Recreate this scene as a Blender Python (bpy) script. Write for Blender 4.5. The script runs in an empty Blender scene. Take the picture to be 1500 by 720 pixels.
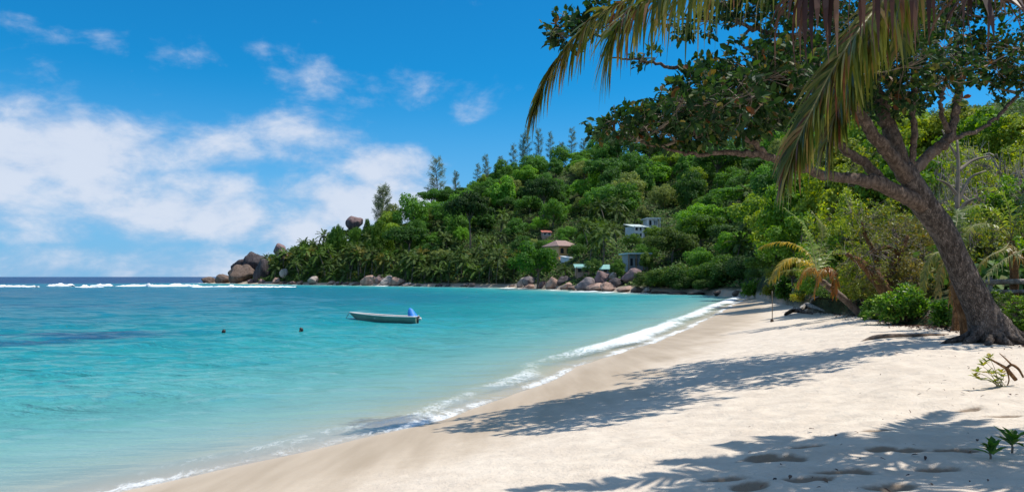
import bpy, math, random
import numpy as np
from mathutils import Vector, Matrix

random.seed(7)
rng = np.random.default_rng(11)
R = math.radians
sc = bpy.context.scene
COL = sc.collection

# ------------------------------------------------------------------ camera
F = 1133.0
CAM = np.array([0.0, 0.0, 3.0])
PITCH = math.atan(45.0 / F)
cam_d = bpy.data.cameras.new('camera')
cam = bpy.data.objects.new('camera', cam_d)
COL.objects.link(cam)
cam.location = CAM
cam.rotation_euler = (math.pi / 2 + PITCH, 0, 0)
cam_d.sensor_width = 36.0
cam_d.lens = 36.0 * F / 1500.0
cam_d.clip_start = 0.1
cam_d.clip_end = 60000
sc.camera = cam


def ray(px, py):
    cx, cy = (px - 750.0) / F, (360.0 - py) / F
    c, s = math.cos(PITCH), math.sin(PITCH)
    return np.array([cx, c - cy * s, s + cy * c])


def P(px, py, d):
    r = ray(px, py)
    return CAM + r * (d / r[1])


def px_of(p):
    p = np.asarray(p, float) - CAM
    c, s = math.cos(PITCH), math.sin(PITCH)
    fw = p[1] * c + p[2] * s
    up = -p[1] * s + p[2] * c
    return 750 + F * p[0] / fw, 360 - F * up / fw


# ------------------------------------------------------------------ numpy noise
def _hash(ix, iy, seed):
    n = (ix.astype(np.int64) * 374761393 + iy.astype(np.int64) * 668265263 + seed * 1442695041) & 0x7fffffff
    n = ((n ^ (n >> 13)) * 1274126177) & 0x7fffffff
    return ((n ^ (n >> 16)) & 0xffff) / 65535.0


def vnoise(x, y, seed=0):
    x, y = np.asarray(x, float), np.asarray(y, float)
    ix, iy = np.floor(x), np.floor(y)
    fx, fy = x - ix, y - iy
    fx, fy = fx * fx * (3 - 2 * fx), fy * fy * (3 - 2 * fy)
    ix, iy = ix.astype(np.int64), iy.astype(np.int64)
    a, b = _hash(ix, iy, seed), _hash(ix + 1, iy, seed)
    c, d = _hash(ix, iy + 1, seed), _hash(ix + 1, iy + 1, seed)
    return (a + (b - a) * fx + (c - a) * fy + (a - b - c + d) * fx * fy) * 2 - 1


def fbm(x, y, seed=0, o=4):
    t, a = 0, 1.0
    for i in range(o):
        t = t + a * vnoise(np.asarray(x) * 2 ** i, np.asarray(y) * 2 ** i, seed + i * 17)
        a *= 0.5
    return t


def sstep(a, b, x):
    t = np.clip((np.asarray(x, float) - a) / (b - a), 0, 1)
    return t * t * (3 - 2 * t)


# ------------------------------------------------------------------ coast and terrain
COAST = np.array([(-90, -110), (-60, -60), (-30, -25), (-17, -6), (-12.2, 1.5), (-9, 6.2), (-5.7, 10.8), (-2.1, 15.8), (0.2, 20.5),
                  (2.4, 27), (5.8, 35), (10, 45), (15, 59), (20.5, 75), (26.5, 92), (33, 110), (37.5, 121), (37, 127), (31, 131), (24, 137),
                  (14, 162), (0, 208), (-32, 243), (-75, 283), (-118, 330), (-139, 352), (-148, 366), (-146, 385), (-120, 420),
                  (0, 520), (300, 640)], float)


def _smooth(c, n=2):
    for _ in range(n):
        q = c[:-1] * .75 + c[1:] * .25
        r = c[:-1] * .25 + c[1:] * .75
        m = np.empty((len(q) * 2, 2))
        m[0::2], m[1::2] = q, r
        c = np.vstack([c[:1], m, c[-1:]])
    return c


COASTS = _smooth(COAST)
SEG_A, SEG_B = COASTS[:-1], COASTS[1:]
SEG_L = np.linalg.norm(SEG_B - SEG_A, axis=1)
SEG_S = np.concatenate([[0], np.cumsum(SEG_L)[:-1]])
POLY = np.vstack([COASTS, [(2000, 900), (2000, -110)]])


def coast(x, y):
    """signed distance to the waterline (land positive) and position along it"""
    x = np.asarray(x, float).ravel()
    y = np.asarray(y, float).ravel()
    best = np.full(x.shape, 1e18)
    al = np.zeros(x.shape)
    for i in range(len(SEG_A)):
        ax, ay = SEG_A[i]
        bx, by = SEG_B[i]
        dx, dy = bx - ax, by - ay
        t = np.clip(((x - ax) * dx + (y - ay) * dy) / (SEG_L[i] ** 2), 0, 1)
        d = (x - ax - t * dx) ** 2 + (y - ay - t * dy) ** 2
        m = d < best
        best[m] = d[m]
        al[m] = SEG_S[i] + t[m] * SEG_L[i]
    ins = np.zeros(x.shape, bool)
    n = len(POLY)
    for i in range(n):
        ax, ay = POLY[i]
        bx, by = POLY[(i + 1) % n]
        if ay == by:
            continue
        c = ((ay > y) != (by > y)) & (x < (bx - ax) * (y - ay) / (by - ay) + ax)
        ins ^= c
    d = np.sqrt(best)
    return np.where(ins, d, -d), al


def beach_profile(s):
    return np.interp(s, [-400, -60, -30, -3, 0, 9, 16, 30, 60], [-9, -4.5, -2.6, -.42, 0, 1.26, 1.58, 1.85, 2.0])


PX_ = np.array([200, 300, 335, 370, 420, 450, 500, 560, 600, 650, 700, 750, 850, 950, 1040, 1100, 1130, 1180, 1240, 1300, 1400, 1500, 1700, 2500, 3500])
D0_ = np.array([365, 356, 338, 326, 302, 284, 270, 254, 243, 230, 219, 209, 163, 140, 127, 104, 74, 48, 36, 29.5, 24.5, 22, 18, 13, 10.])
D1_ = np.array([372, 366, 366, 352, 336, 331, 326, 318, 322, 332, 340, 350, 356, 356, 350, 342, 336, 325, 310, 298, 272, 250, 220, 160, 120.])
H_ = np.array([-3, -3, 2, 6, 8.5, 11, 16, 21, 26, 33, 41, 48, 55, 57, 58, 60, 60, 60, 60, 60, 59, 58, 56, 44, 36.])
U_ = (PX_ - 750.) / F


def hill_z(x, y):
    x, y = np.asarray(x, float), np.asarray(y, float)
    yy = np.maximum(y, 1.0)
    u = x / yy
    d0, d1, h = np.interp(u, U_, D0_), np.interp(u, U_, D1_), np.interp(u, U_, H_)
    t = (yy - d0) / (d1 - d0)
    tt = np.clip(t, 0, 1)
    prof = tt * (0.62 + 0.38 * tt) * (1 - 0.10 * np.exp(-((1 - tt) / .1) ** 2))
    b = np.where(u > 0.3, 1.75, np.interp(u, [(300 - 750) / F, (345 - 750) / F], [-3.0, .75]))
    z = b + (h - b) * prof / 0.9
    z = z + np.where(t > 1, -(t - 1) * (d1 - d0) * 0.25, 0)
    z = z + np.clip(t * 8, 0, 1) * 1.4 * fbm(x / 24., y / 24., 5, 4)
    z = np.where(t < 0, b + t * (d1 - d0) * 0.5, z)
    return np.where(y < 1, -5, z)


def beach_z(x, y, s=None):
    x, y = np.asarray(x, float), np.asarray(y, float)
    if s is None:
        s = coast(x, y)[0].reshape(x.shape)
    dry = sstep(3, 9, s)
    z = beach_profile(s)
    return z + dry * (0.06 * fbm(x / 5.5, y / 5.5, 3, 2))


def ground(x, y):
    return np.maximum(beach_z(x, y), hill_z(x, y))


def gz(x, y):
    return float(ground(np.array([x]), np.array([y]))[0])


def hit(px, py):
    """where the line of sight through a pixel of the photo meets the ground"""
    r = ray(px, py)
    d = np.concatenate([np.arange(3, 60, .05), np.arange(60, 420, .25)])
    pts = CAM + r * (d / r[1])[:, None]
    g = ground(pts[:, 0], pts[:, 1])
    below = np.nonzero(pts[:, 2] <= g)[0]
    i = below[0] if len(below) else -1
    p = pts[i].copy()
    p[2] = g[i]
    return p


# ------------------------------------------------------------------ mesh building
class Geo:
    def __init__(self):
        self.V, self.Q, self.T, self.n = [], [], [], 0

    def add(self, V, Q=None, T=None):
        V = np.asarray(V, float).reshape(-1, 3)
        if Q is not None and len(Q):
            self.Q.append(np.asarray(Q, np.int64).reshape(-1, 4) + self.n)
        if T is not None and len(T):
            self.T.append(np.asarray(T, np.int64).reshape(-1, 3) + self.n)
        self.V.append(V)
        self.n += len(V)

    def verts(self):
        return np.vstack(self.V) if self.V else np.zeros((0, 3))

    def mesh(self, name, mats, smooth=True, attrs=None):
        V = self.verts()
        Q = np.vstack(self.Q) if self.Q else np.zeros((0, 4), np.int64)
        T = np.vstack(self.T) if self.T else np.zeros((0, 3), np.int64)
        me = bpy.data.meshes.new(name)
        me.vertices.add(len(V))
        me.vertices.foreach_set('co', V.astype(np.float32).ravel())
        loops = np.concatenate([Q.ravel(), T.ravel()]).astype(np.int32)
        me.loops.add(len(loops))
        me.loops.foreach_set('vertex_index', loops)
        tot = np.concatenate([np.full(len(Q), 4), np.full(len(T), 3)]).astype(np.int32)
        st = np.concatenate([[0], np.cumsum(tot)[:-1]]).astype(np.int32) if len(tot) else tot
        me.polygons.add(len(tot))
        me.polygons.foreach_set('loop_start', st)
        me.polygons.foreach_set('loop_total', tot)
        me.polygons.foreach_set('use_smooth', np.full(len(tot), bool(smooth)))
        me.update(calc_edges=True)
        for m in (mats if isinstance(mats, (list, tuple)) else [mats]):
            me.materials.append(m)
        for k, v in (attrs or {}).items():
            a = me.attributes.new(k, 'FLOAT', 'POINT')
            a.data.foreach_set('value', np.asarray(v, np.float32).ravel())
        return me

    def obj(self, name, mats, parent=None, smooth=True, attrs=None):
        o = bpy.data.objects.new(name, self.mesh(name, mats, smooth, attrs))
        COL.objects.link(o)
        if parent is not None:
            o.parent = parent
        return o


def tag(o, label=None, cat=None, group=None, kind=None):
    if label:
        o['label'] = label
    if cat:
        o['category'] = cat
    if group:
        o['group'] = group
    if kind:
        o['kind'] = kind
    return o


def empty(name, loc=(0, 0, 0), rz=0.0, label=None, cat=None, group=None):
    o = bpy.data.objects.new(name, None)
    COL.objects.link(o)
    o.location = Vector([float(v) for v in loc])
    o.rotation_euler = (0, 0, rz)
    o.empty_display_size = .2
    return tag(o, label, cat, group)


def copy_tree(root, loc, rz, scale, label=None, group=None, color=None):
    c = root.copy()
    COL.objects.link(c)
    c.location = Vector([float(v) for v in loc])
    c.rotation_euler = (0, 0, rz)
    c.scale = scale if isinstance(scale, (tuple, list)) else (scale,) * 3
    if label:
        c['label'] = label
    if group:
        c['group'] = group
    for ch in list(root.children):
        k = ch.copy()
        COL.objects.link(k)
        k.parent = c
        if color is not None:
            k.color = (*color, 1)
        for g in list(ch.children):
            q = g.copy()
            COL.objects.link(q)
            q.parent = k
    if color is not None:
        c.color = (*color, 1)
    return c


def norm(v):
    v = np.asarray(v, float)
    return v / (np.linalg.norm(v, axis=-1, keepdims=True) + 1e-12)


def spline(pts, n):
    """Catmull-Rom through rows of any width"""
    p = np.asarray(pts, float)
    if len(p) == 2:
        t = np.linspace(0, 1, n)[:, None]
        return p[0] * (1 - t) + p[1] * t
    q = np.vstack([2 * p[0] - p[1], p, 2 * p[-1] - p[-2]])
    out = []
    for u in np.linspace(0, len(p) - 1 - 1e-6, n):
        i = int(u)
        f = u - i
        a, b, c, d = q[i], q[i + 1], q[i + 2], q[i + 3]
        out.append(.5 * (2 * b + (c - a) * f + (2 * a - 5 * b + 4 * c - d) * f * f + (3 * b - a - 3 * c + d) * f ** 3))
    return np.array(out)


def tube(g, pts, rad, n=6, cap=True, bump=0.0, seed=0):
    p = np.asarray(pts, float)
    m = len(p)
    rad = np.broadcast_to(np.asarray(rad, float), (m,))
    tan = norm(np.gradient(p, axis=0))
    a = np.array([0, 0, 1.0]) if abs(tan[0][2]) < .9 else np.array([1.0, 0, 0])
    nx = norm(np.cross(tan[0], a))
    V = []
    ang = np.linspace(0, 2 * np.pi, n, endpoint=False)
    for i in range(m):
        nx = norm(nx - tan[i] * np.dot(nx, tan[i]))
        ny = np.cross(tan[i], nx)
        r = np.full(n, rad[i])
        if bump:
            r = r * (1 + bump * fbm(np.cos(ang) * 1.5 + i * .16 + seed * 9.1, np.sin(ang) * 1.5 + i * .09, seed, 3))
        V.append(p[i] + (np.cos(ang) * r)[:, None] * nx + (np.sin(ang) * r)[:, None] * ny)
    V = np.vstack(V)
    i, j = np.meshgrid(np.arange(m - 1), np.arange(n), indexing='ij')
    i, j = i.ravel(), j.ravel()
    Q = np.stack([i * n + j, i * n + (j + 1) % n, (i + 1) * n + (j + 1) % n, (i + 1) * n + j], 1)
    T = []
    if cap:
        V = np.vstack([V, p[:1], p[-1:]])
        k = m * n
        for j in range(n):
            T.append((k, (j + 1) % n, j))
            T.append((k + 1, (m - 1) * n + j, (m - 1) * n + (j + 1) % n))
    g.add(V, Q, T)


def box(g, lo, hi):
    x0, y0, z0 = lo
    x1, y1, z1 = hi
    V = [(x0, y0, z0), (x1, y0, z0), (x1, y1, z0), (x0, y1, z0), (x0, y0, z1), (x1, y0, z1), (x1, y1, z1), (x0, y1, z1)]
    g.add(V, [(0, 3, 2, 1), (4, 5, 6, 7), (0, 1, 5, 4), (1, 2, 6, 5), (2, 3, 7, 6), (3, 0, 4, 7)])


def leaves(g, pos, axis, nrm, L, W, fine=True, fold=.18, curl=.15):
    pos, axis, nrm = np.asarray(pos, float), norm(axis), np.asarray(nrm, float)
    n = len(pos)
    side = norm(np.cross(axis, nrm))
    nn = np.cross(side, axis)
    L = np.broadcast_to(np.asarray(L, float), (n,))[:, None]
    W = np.broadcast_to(np.asarray(W, float), (n,))[:, None] * .5

    def pt(l, w, h):
        return pos + axis * (L * l) + side * (W * w) + nn * (W * h * 2 * fold - L * curl * l * l)
    if fine:
        V = np.stack([pt(0, 0, 0), pt(.3, .85, .9), pt(.7, .9, .9), pt(1, 0, 0), pt(.7, -.9, .9), pt(.3, -.85, .9), pt(.35, 0, 0), pt(.7, 0, 0)], 1)
        b = (np.arange(n) * 8)[:, None]
        Q = np.concatenate([b + [1, 2, 7, 6], b + [6, 7, 4, 5]])
        T = np.concatenate([b + [0, 1, 6], b + [2, 3, 7], b + [0, 6, 5], b + [7, 3, 4]])
        g.add(V.reshape(-1, 3), Q, T)
    else:
        V = np.stack([pt(0, 0, 0), pt(.45, 1, .8), pt(1, 0, 0), pt(.45, -1, .8)], 1)
        b = (np.arange(n) * 4)[:, None]
        g.add(V.reshape(-1, 3), b + [0, 1, 2, 3])


def frond(gl, gr, pts, nleaf, Lmax, W, droop, spread=.75, t0=.12, r0=.03, seg=4, jit=.12, sweep=.6, side_mask=(1, 1), rs=5, tipL=.35):
    """a palm frond: rachis tube into gr and strap leaflets into gl"""
    p = spline(pts, 28)
    tan = norm(np.gradient(p, axis=0))
    tube(gr, p, np.linspace(r0, r0 * .15, 28), rs)
    up = np.array([0, 0, 1.0])
    for sd in (0, 1):
        if not side_mask[sd]:
            continue
        sg = 1 if sd else -1
        t = np.linspace(t0, .995, nleaf) + rng.uniform(-.4, .4, nleaf) / nleaf * .6
        t = np.clip(t, 0, .999)
        i = t * 27
        k = np.clip(i.astype(int), 0, 26)
        f = (i - k)[:, None]
        b = p[k] * (1 - f) + p[k + 1] * f
        tg = norm(tan[k] * (1 - f) + tan[k + 1] * f)
        sv = norm(np.cross(tg, np.broadcast_to(up, tg.shape)) + 1e-6) * sg
        uv = np.cross(sv, tg) * sg
        d0 = norm(sv * spread + tg * (sweep * (.6 + .8 * t))[:, None] + uv * .12 + rng.normal(0, jit, (nleaf, 3)))
        L = Lmax * (np.sin(np.pi * np.clip(.12 + t * .82, 0, 1)) ** .6 * (1 - t) + tipL * t + .25 * (1 - t) * 0) * rng.uniform(.85, 1.1, nleaf)
        L = np.maximum(L, Lmax * .22)
        dr = droop * rng.uniform(.55, 1.5, nleaf)
        w = norm(tg - d0 * np.sum(tg * d0, 1, keepdims=True))
        pr, rows = np.linspace(0, 1, seg + 1), []
        wp = [.55, 1, .95, .7, .08] if seg == 4 else list(np.interp(np.linspace(0, 1, seg + 1), [0, .3, 1], [.6, 1, .08]))
        for q, s_ in enumerate(pr):
            c = b + L[:, None] * (d0 * (s_ - .28 * dr[:, None] * s_ * s_) - up * (dr * s_ ** 2 * .55)[:, None])
            rows.append(c + w * W * .5 * wp[q])
            rows.append(c - w * W * .5 * wp[q])
        V = np.stack(rows, 1)
        m = 2 * (seg + 1)
        bb = (np.arange(nleaf) * m)[:, None]
        Q = np.concatenate([bb + [2 * q, 2 * q + 1, 2 * q + 3, 2 * q + 2] for q in range(seg)])
        gl.add(V.reshape(-1, 3), Q)


# ------------------------------------------------------------------ materials
def N(nt, typ, **kw):
    n = nt.nodes.new(typ)
    ins = kw.pop('ins', {})
    for k, v in kw.items():
        setattr(n, k, v)
    for k, v in ins.items():
        s = n.inputs[k]
        if isinstance(v, bpy.types.NodeSocket):
            nt.links.new(v, s)
        else:
            s.default_value = v
    return n


def M_(nt, op, a, b=None, c=None, clamp=False):
    n = nt.nodes.new('ShaderNodeMath')
    n.operation = op
    n.use_clamp = clamp
    for i, v in enumerate((a, b, c)):
        if v is None:
            continue
        if isinstance(v, bpy.types.NodeSocket):
            nt.links.new(v, n.inputs[i])
        else:
            n.inputs[i].default_value = v
    return n.outputs[0]


def mix(nt, f, a, b, mode='MIX'):
    n = nt.nodes.new('ShaderNodeMix')
    n.data_type = 'RGBA'
    n.blend_type = mode
    for k, v in ((0, f), (6, a), (7, b)):
        if isinstance(v, bpy.types.NodeSocket):
            nt.links.new(v, n.inputs[k])
        else:
            n.inputs[k].default_value = v if k == 0 else (*v, 1)
    return n.outputs[2]


def ramp(nt, f, stops, interp='LINEAR'):
    n = nt.nodes.new('ShaderNodeValToRGB')
    n.color_ramp.interpolation = interp
    e = n.color_ramp.elements
    while len(e) > 1:
        e.remove(e[-1])
    e[0].position = stops[0][0]
    e[0].color = (*stops[0][1], 1) if not isinstance(stops[0][1], float) else (*(stops[0][1],) * 3, 1)
    for p, c in stops[1:]:
        k = e.new(p)
        k.color = (*c, 1) if not isinstance(c, float) else (c, c, c, 1)
    nt.links.new(f, n.inputs[0])
    return n.outputs[0]


def maprange(nt, v, a, b, c=0.0, d=1.0, smooth=True):
    n = nt.nodes.new('ShaderNodeMapRange')
    n.interpolation_type = 'SMOOTHSTEP' if smooth else 'LINEAR'
    nt.links.new(v, n.inputs[0])
    for i, x in enumerate((a, b, c, d)):
        n.inputs[i + 1].default_value = x
    return n.outputs[0]


def new_mat(name):
    m = bpy.data.materials.new(name)
    m.use_nodes = True
    nt = m.node_tree
    nt.nodes.clear()
    out = nt.nodes.new('ShaderNodeOutputMaterial')
    return m, nt, out


def noise(nt, vec, scale, detail=4, rough=.55, dist=0.0):
    n = N(nt, 'ShaderNodeTexNoise', ins={'Scale': scale, 'Detail': detail, 'Roughness': rough, 'Distortion': dist})
    if vec is not None:
        nt.links.new(vec, n.inputs['Vector'])
    return n.outputs['Fac']


def mat_plain(name, col, rough=.6, var=.25, scale=3.0, metal=0, bump=.02):
    m, nt, out = new_mat(name)
    tc = N(nt, 'ShaderNodeTexCoord').outputs['Object']
    f = noise(nt, tc, scale, 5)
    c = mix(nt, maprange(nt, f, .3, .7), tuple(v * (1 - var) for v in col), tuple(min(1, v * (1 + var * .6)) for v in col))
    b = N(nt, 'ShaderNodeBump', ins={'Strength': .4, 'Distance': bump, 'Height': noise(nt, tc, scale * 6, 4)})
    p = N(nt, 'ShaderNodeBsdfPrincipled', ins={'Base Color': c, 'Roughness': rough, 'Metallic': metal, 'Normal': b.outputs[0]})
    nt.links.new(p.outputs[0], out.inputs[0])
    return m


def mat_leaf(name, stops, trans=.32, rough=.45, tcol=None, objtint=True, spec=.35):
    m, nt, out = new_mat(name)
    geo = N(nt, 'ShaderNodeNewGeometry')
    c = ramp(nt, geo.outputs['Random Per Island'], stops)
    if objtint:
        oi = N(nt, 'ShaderNodeObjectInfo')
        c = mix(nt, 1.0, c, oi.outputs['Color'], 'MULTIPLY') if False else c
        mm = nt.nodes.new('ShaderNodeMix')
        mm.data_type, mm.blend_type = 'RGBA', 'MULTIPLY'
        mm.inputs[0].default_value = 1
        nt.links.new(c, mm.inputs[6])
        nt.links.new(oi.outputs['Color'], mm.inputs[7])
        c = mm.outputs[2]
    p = N(nt, 'ShaderNodeBsdfPrincipled', ins={'Base Color': c, 'Roughness': rough, 'Specular IOR Level': spec})
    hs = N(nt, 'ShaderNodeHueSaturation', ins={'Hue': .485, 'Saturation': 1.15, 'Value': 1.5, 'Color': c})
    tr = N(nt, 'ShaderNodeBsdfTranslucent', ins={'Color': hs.outputs[0]})
    ms = N(nt, 'ShaderNodeMixShader', ins={0: trans, 1: p.outputs[0], 2: tr.outputs[0]})
    nt.links.new(ms.outputs[0], out.inputs[0])
    return m


def mat_bark(name, dark, light, scale=6.0, stretch=.25, bump=.05, plates=True):
    m, nt, out = new_mat(name)
    tc = N(nt, 'ShaderNodeTexCoord').outputs['Object']
    mp = N(nt, 'ShaderNodeMapping', ins={'Vector': tc, 'Scale': (1, 1, stretch)}).outputs[0]
    f1 = noise(nt, mp, scale, 6, .62, .4)
    v = N(nt, 'ShaderNodeTexVoronoi', feature='DISTANCE_TO_EDGE', ins={'Vector': N(nt, 'ShaderNodeMixRGB', ins={0: .16, 1: mp, 2: N(nt, 'ShaderNodeTexNoise', ins={'Vector': mp, 'Scale': scale * 1.2, 'Detail': 5.0}).outputs['Color']}).outputs[0], 'Scale': scale * 2.1}).outputs['Distance']
    crack = maprange(nt, v, 0.0, .16)
    f2 = noise(nt, tc, 1.3, 3)
    c = mix(nt, maprange(nt, f1, .32, .72), dark, light)
    c = mix(nt, M_(nt, 'MULTIPLY', M_(nt, 'SUBTRACT', 1.0, crack), .4), c, tuple(x * .45 for x in dark))
    c = mix(nt, maprange(nt, f2, .52, .72, 0, .45), c, tuple(min(1, x * 1.35) for x in light))
    h = M_(nt, 'ADD', f1, M_(nt, 'MULTIPLY', crack, .6 if plates else .15))
    b = N(nt, 'ShaderNodeBump', ins={'Strength': .9, 'Distance': bump, 'Height': h})
    p = N(nt, 'ShaderNodeBsdfPrincipled', ins={'Base Color': c, 'Roughness': .9, 'Specular IOR Level': .15, 'Normal': b.outputs[0]})
    nt.links.new(p.outputs[0], out.inputs[0])
    return m


def mat_rock(name):
    m, nt, out = new_mat(name)
    tc = N(nt, 'ShaderNodeTexCoord').outputs['Object']
    geo = N(nt, 'ShaderNodeNewGeometry')
    oi = N(nt, 'ShaderNodeObjectInfo').outputs['Color']
    f1 = noise(nt, geo.outputs['Position'], .8, 6, .65)
    mp = N(nt, 'ShaderNodeMapping', ins={'Vector': geo.outputs['Position'], 'Scale': (1, 1, .12)}).outputs[0]
    f2 = noise(nt, mp, 1.1, 5, .6)
    c = mix(nt, maprange(nt, f2, .45, .62), oi, (.62, .6, .6), 'MULTIPLY')
    c = mix(nt, maprange(nt, f1, .5, .75, 0, .6), c, (.16, .13, .13))
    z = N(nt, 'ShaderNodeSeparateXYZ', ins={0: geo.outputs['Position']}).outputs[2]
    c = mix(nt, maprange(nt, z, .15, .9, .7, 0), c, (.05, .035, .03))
    b = N(nt, 'ShaderNodeBump', ins={'Strength': .8, 'Distance': .35, 'Height': noise(nt, geo.outputs['Position'], 1.6, 8, .6)})
    p = N(nt, 'ShaderNodeBsdfPrincipled', ins={'Base Color': c, 'Roughness': .88, 'Specular IOR Level': .2, 'Normal': b.outputs[0]})
    nt.links.new(p.outputs[0], out.inputs[0])
    return m


MT = {}
# hillside foliage: object colour carries each tree's own hue
MT['hill_leaf'] = mat_leaf('hill_leaf', [(0, (.75, .82, .65)), (.5, (1.18, 1.22, 1.05)), (1, (1.7, 1.62, 1.25))], trans=.38, rough=.6, spec=.2)
MT['palm_leaf'] = mat_leaf('palm_leaf', [(0, (.6, .6, .5)), (.6, (1, 1, 1)), (.93, (1.35, 1.25, .9)), (1, (2.2, 1.4, .7))], trans=.3, rough=.6, spec=.15)
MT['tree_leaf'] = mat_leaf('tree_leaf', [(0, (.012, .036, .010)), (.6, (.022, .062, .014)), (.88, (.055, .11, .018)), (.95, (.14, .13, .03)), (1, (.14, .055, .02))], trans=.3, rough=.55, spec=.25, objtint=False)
MT['shrub_leaf'] = mat_leaf('shrub_leaf', [(0, (.6, .75, .5)), (.55, (1, 1.05, .9)), (.86, (1.45, 1.4, .8)), (.95, (2.0, 1.6, .8)), (1, (1.7, 1.0, .6))], trans=.35, rough=.45)
MT['green_leaf'] = mat_leaf('green_leaf', [(0, (.04, .11, .02)), (.6, (.07, .19, .025)), (1, (.17, .27, .05))], trans=.35, rough=.35, objtint=False)
MT['bright_leaf'] = mat_leaf('bright_leaf', [(0, (.06, .16, .025)), (.6, (.115, .26, .035)), (1, (.27, .38, .07))], trans=.4, rough=.4, objtint=False)
MT['sprig_leaf'] = mat_leaf('sprig_leaf', [(0, (.14, .22, .03)), (.6, (.3, .32, .04)), (1, (.42, .33, .05))], trans=.4, rough=.4, objtint=False)
MT['frond_leaf'] = mat_leaf('frond_leaf', [(0, (.05, .08, .02)), (.35, (.10, .14, .03)), (.6, (.20, .22, .05)), (.8, (.30, .26, .08)), (.92, (.24, .13, .06)), (1, (.14, .065, .04))], trans=.42, rough=.42, objtint=False, spec=.5)
MT['dry_leaf'] = mat_leaf('dry_leaf', [(0, (.03, .014, .010)), (.5, (.06, .027, .017)), (.85, (.10, .048, .03)), (1, (.2, .125, .08))], trans=.18, rough=.5, objtint=False)
MT['young_frond'] = mat_leaf('young_frond', [(0, (.6, .7, .5)), (.6, (1, 1, 1)), (1, (1.5, 1.3, 1.0))], trans=.4, rough=.4)
MT['rachis'] = mat_plain('rachis', (.22, .2, .06), .5, .3, 8)
MT['dry_rachis'] = mat_plain('dry_rachis', (.25, .16, .09), .7, .3, 8)
MT['sheath'] = mat_bark('sheath', (.06, .035, .025), (.17, .105, .075), 9, .2, .02, False)
MT['bark_main'] = mat_bark('bark_main', (.07, .055, .046), (.24, .195, .165), 11, .4, .06)
MT['bark_limb'] = mat_bark('bark_limb', (.09, .064, .048), (.26, .195, .15), 13, .45, .03)
MT['bark_palm'] = mat_bark('bark_palm', (.12, .09, .07), (.28, .22, .18), 5, 1.6, .03, False)
MT['bark_orange'] = mat_bark('bark_orange', (.11, .055, .025), (.27, .15, .07), 6, .5, .03)
MT['bark_hill'] = mat_plain('bark_hill', (.16, .13, .1), .9, .4, 1.5)
MT['twig'] = mat_plain('twig', (.2, .16, .12), .85, .45, 2)
MT['grey_twig'] = mat_plain('grey_twig', (.40, .33, .26), .85, .4, 1.2)
MT['driftwood'] = mat_bark('driftwood', (.05, .03, .02), (.2, .15, .12), 5, .6, .05)
MT['grey_wood'] = mat_bark('grey_wood', (.2, .18, .16), (.42, .39, .36), 5, .6, .03)
MT['rock'] = mat_rock('rock')


def make_sand():
    m, nt, out = new_mat('sand')
    geo = N(nt, 'ShaderNodeNewGeometry')
    pos = geo.outputs['Position']
    s = N(nt, 'ShaderNodeAttribute', attribute_name='shore').outputs['Fac']
    sh = N(nt, 'ShaderNodeAttribute', attribute_name='litter').outputs['Fac']
    n1 = noise(nt, pos, .35, 4, .5)
    n2 = noise(nt, pos, 2.2, 6, .6)
    mp = N(nt, 'ShaderNodeMapping', ins={'Vector': pos, 'Rotation': (0, 0, R(28)), 'Scale': (1.2, .12, 1)}).outputs[0]
    n3 = noise(nt, mp, 1.6, 4, .55)
    grain = noise(nt, pos, 60, 3, .7)
    dry = mix(nt, maprange(nt, n2, .3, .7), (.585, .495, .40), (.69, .595, .485))
    dry = mix(nt, maprange(nt, grain, .55, .8, 0, .35), dry, (.38, .31, .25))
    wetc = mix(nt, maprange(nt, n3, .3, .7), (.41, .315, .212), (.50, .395, .28))
    wetc = mix(nt, maprange(nt, s, 1.2, -.6), wetc, (.56, .46, .35))
    se = M_(nt, 'ADD', s, M_(nt, 'ADD', M_(nt, 'MULTIPLY', M_(nt, 'SUBTRACT', n1, .5), -3.4), M_(nt, 'MULTIPLY', M_(nt, 'SUBTRACT', n3, .5), 1.6)))
    wet = maprange(nt, se, 5.4, 2.3)
    c = mix(nt, wet, dry, wetc)
    # dark speckled leaf bits high on the beach
    v = noise(nt, pos, 9, 4, .7)
    lit = M_(nt, 'MULTIPLY', sh, maprange(nt, v, .5, .62))
    c = mix(nt, M_(nt, 'MULTIPLY', lit, .75), c, (.12, .075, .05))
    hol = N(nt, 'ShaderNodeAttribute', attribute_name='hollow_tone').outputs['Fac']
    c = mix(nt, maprange(nt, M_(nt, 'ADD', hol, M_(nt, 'MULTIPLY', M_(nt, 'SUBTRACT', v, .5), .5)), .22, .6, 0, .85), c, (.20, .14, .09))  # ragged darker brown inside the deeper hollows
    rough = M_(nt, 'SUBTRACT', .95, M_(nt, 'MULTIPLY', wet, .42))
    hgt = M_(nt, 'ADD', M_(nt, 'MULTIPLY', noise(nt, pos, 5, 6, .62), 1.0), M_(nt, 'MULTIPLY', noise(nt, pos, 28, 4, .6), .25))
    bs = M_(nt, 'SUBTRACT', 1.0, M_(nt, 'MULTIPLY', wet, .9))
    b = N(nt, 'ShaderNodeBump', ins={'Strength': bs, 'Distance': .055, 'Height': hgt})
    p = N(nt, 'ShaderNodeBsdfPrincipled', ins={'Base Color': c, 'Roughness': rough, 'Specular IOR Level': .25, 'Normal': b.outputs[0]})
    nt.links.new(p.outputs[0], out.inputs[0])
    return m


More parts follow.
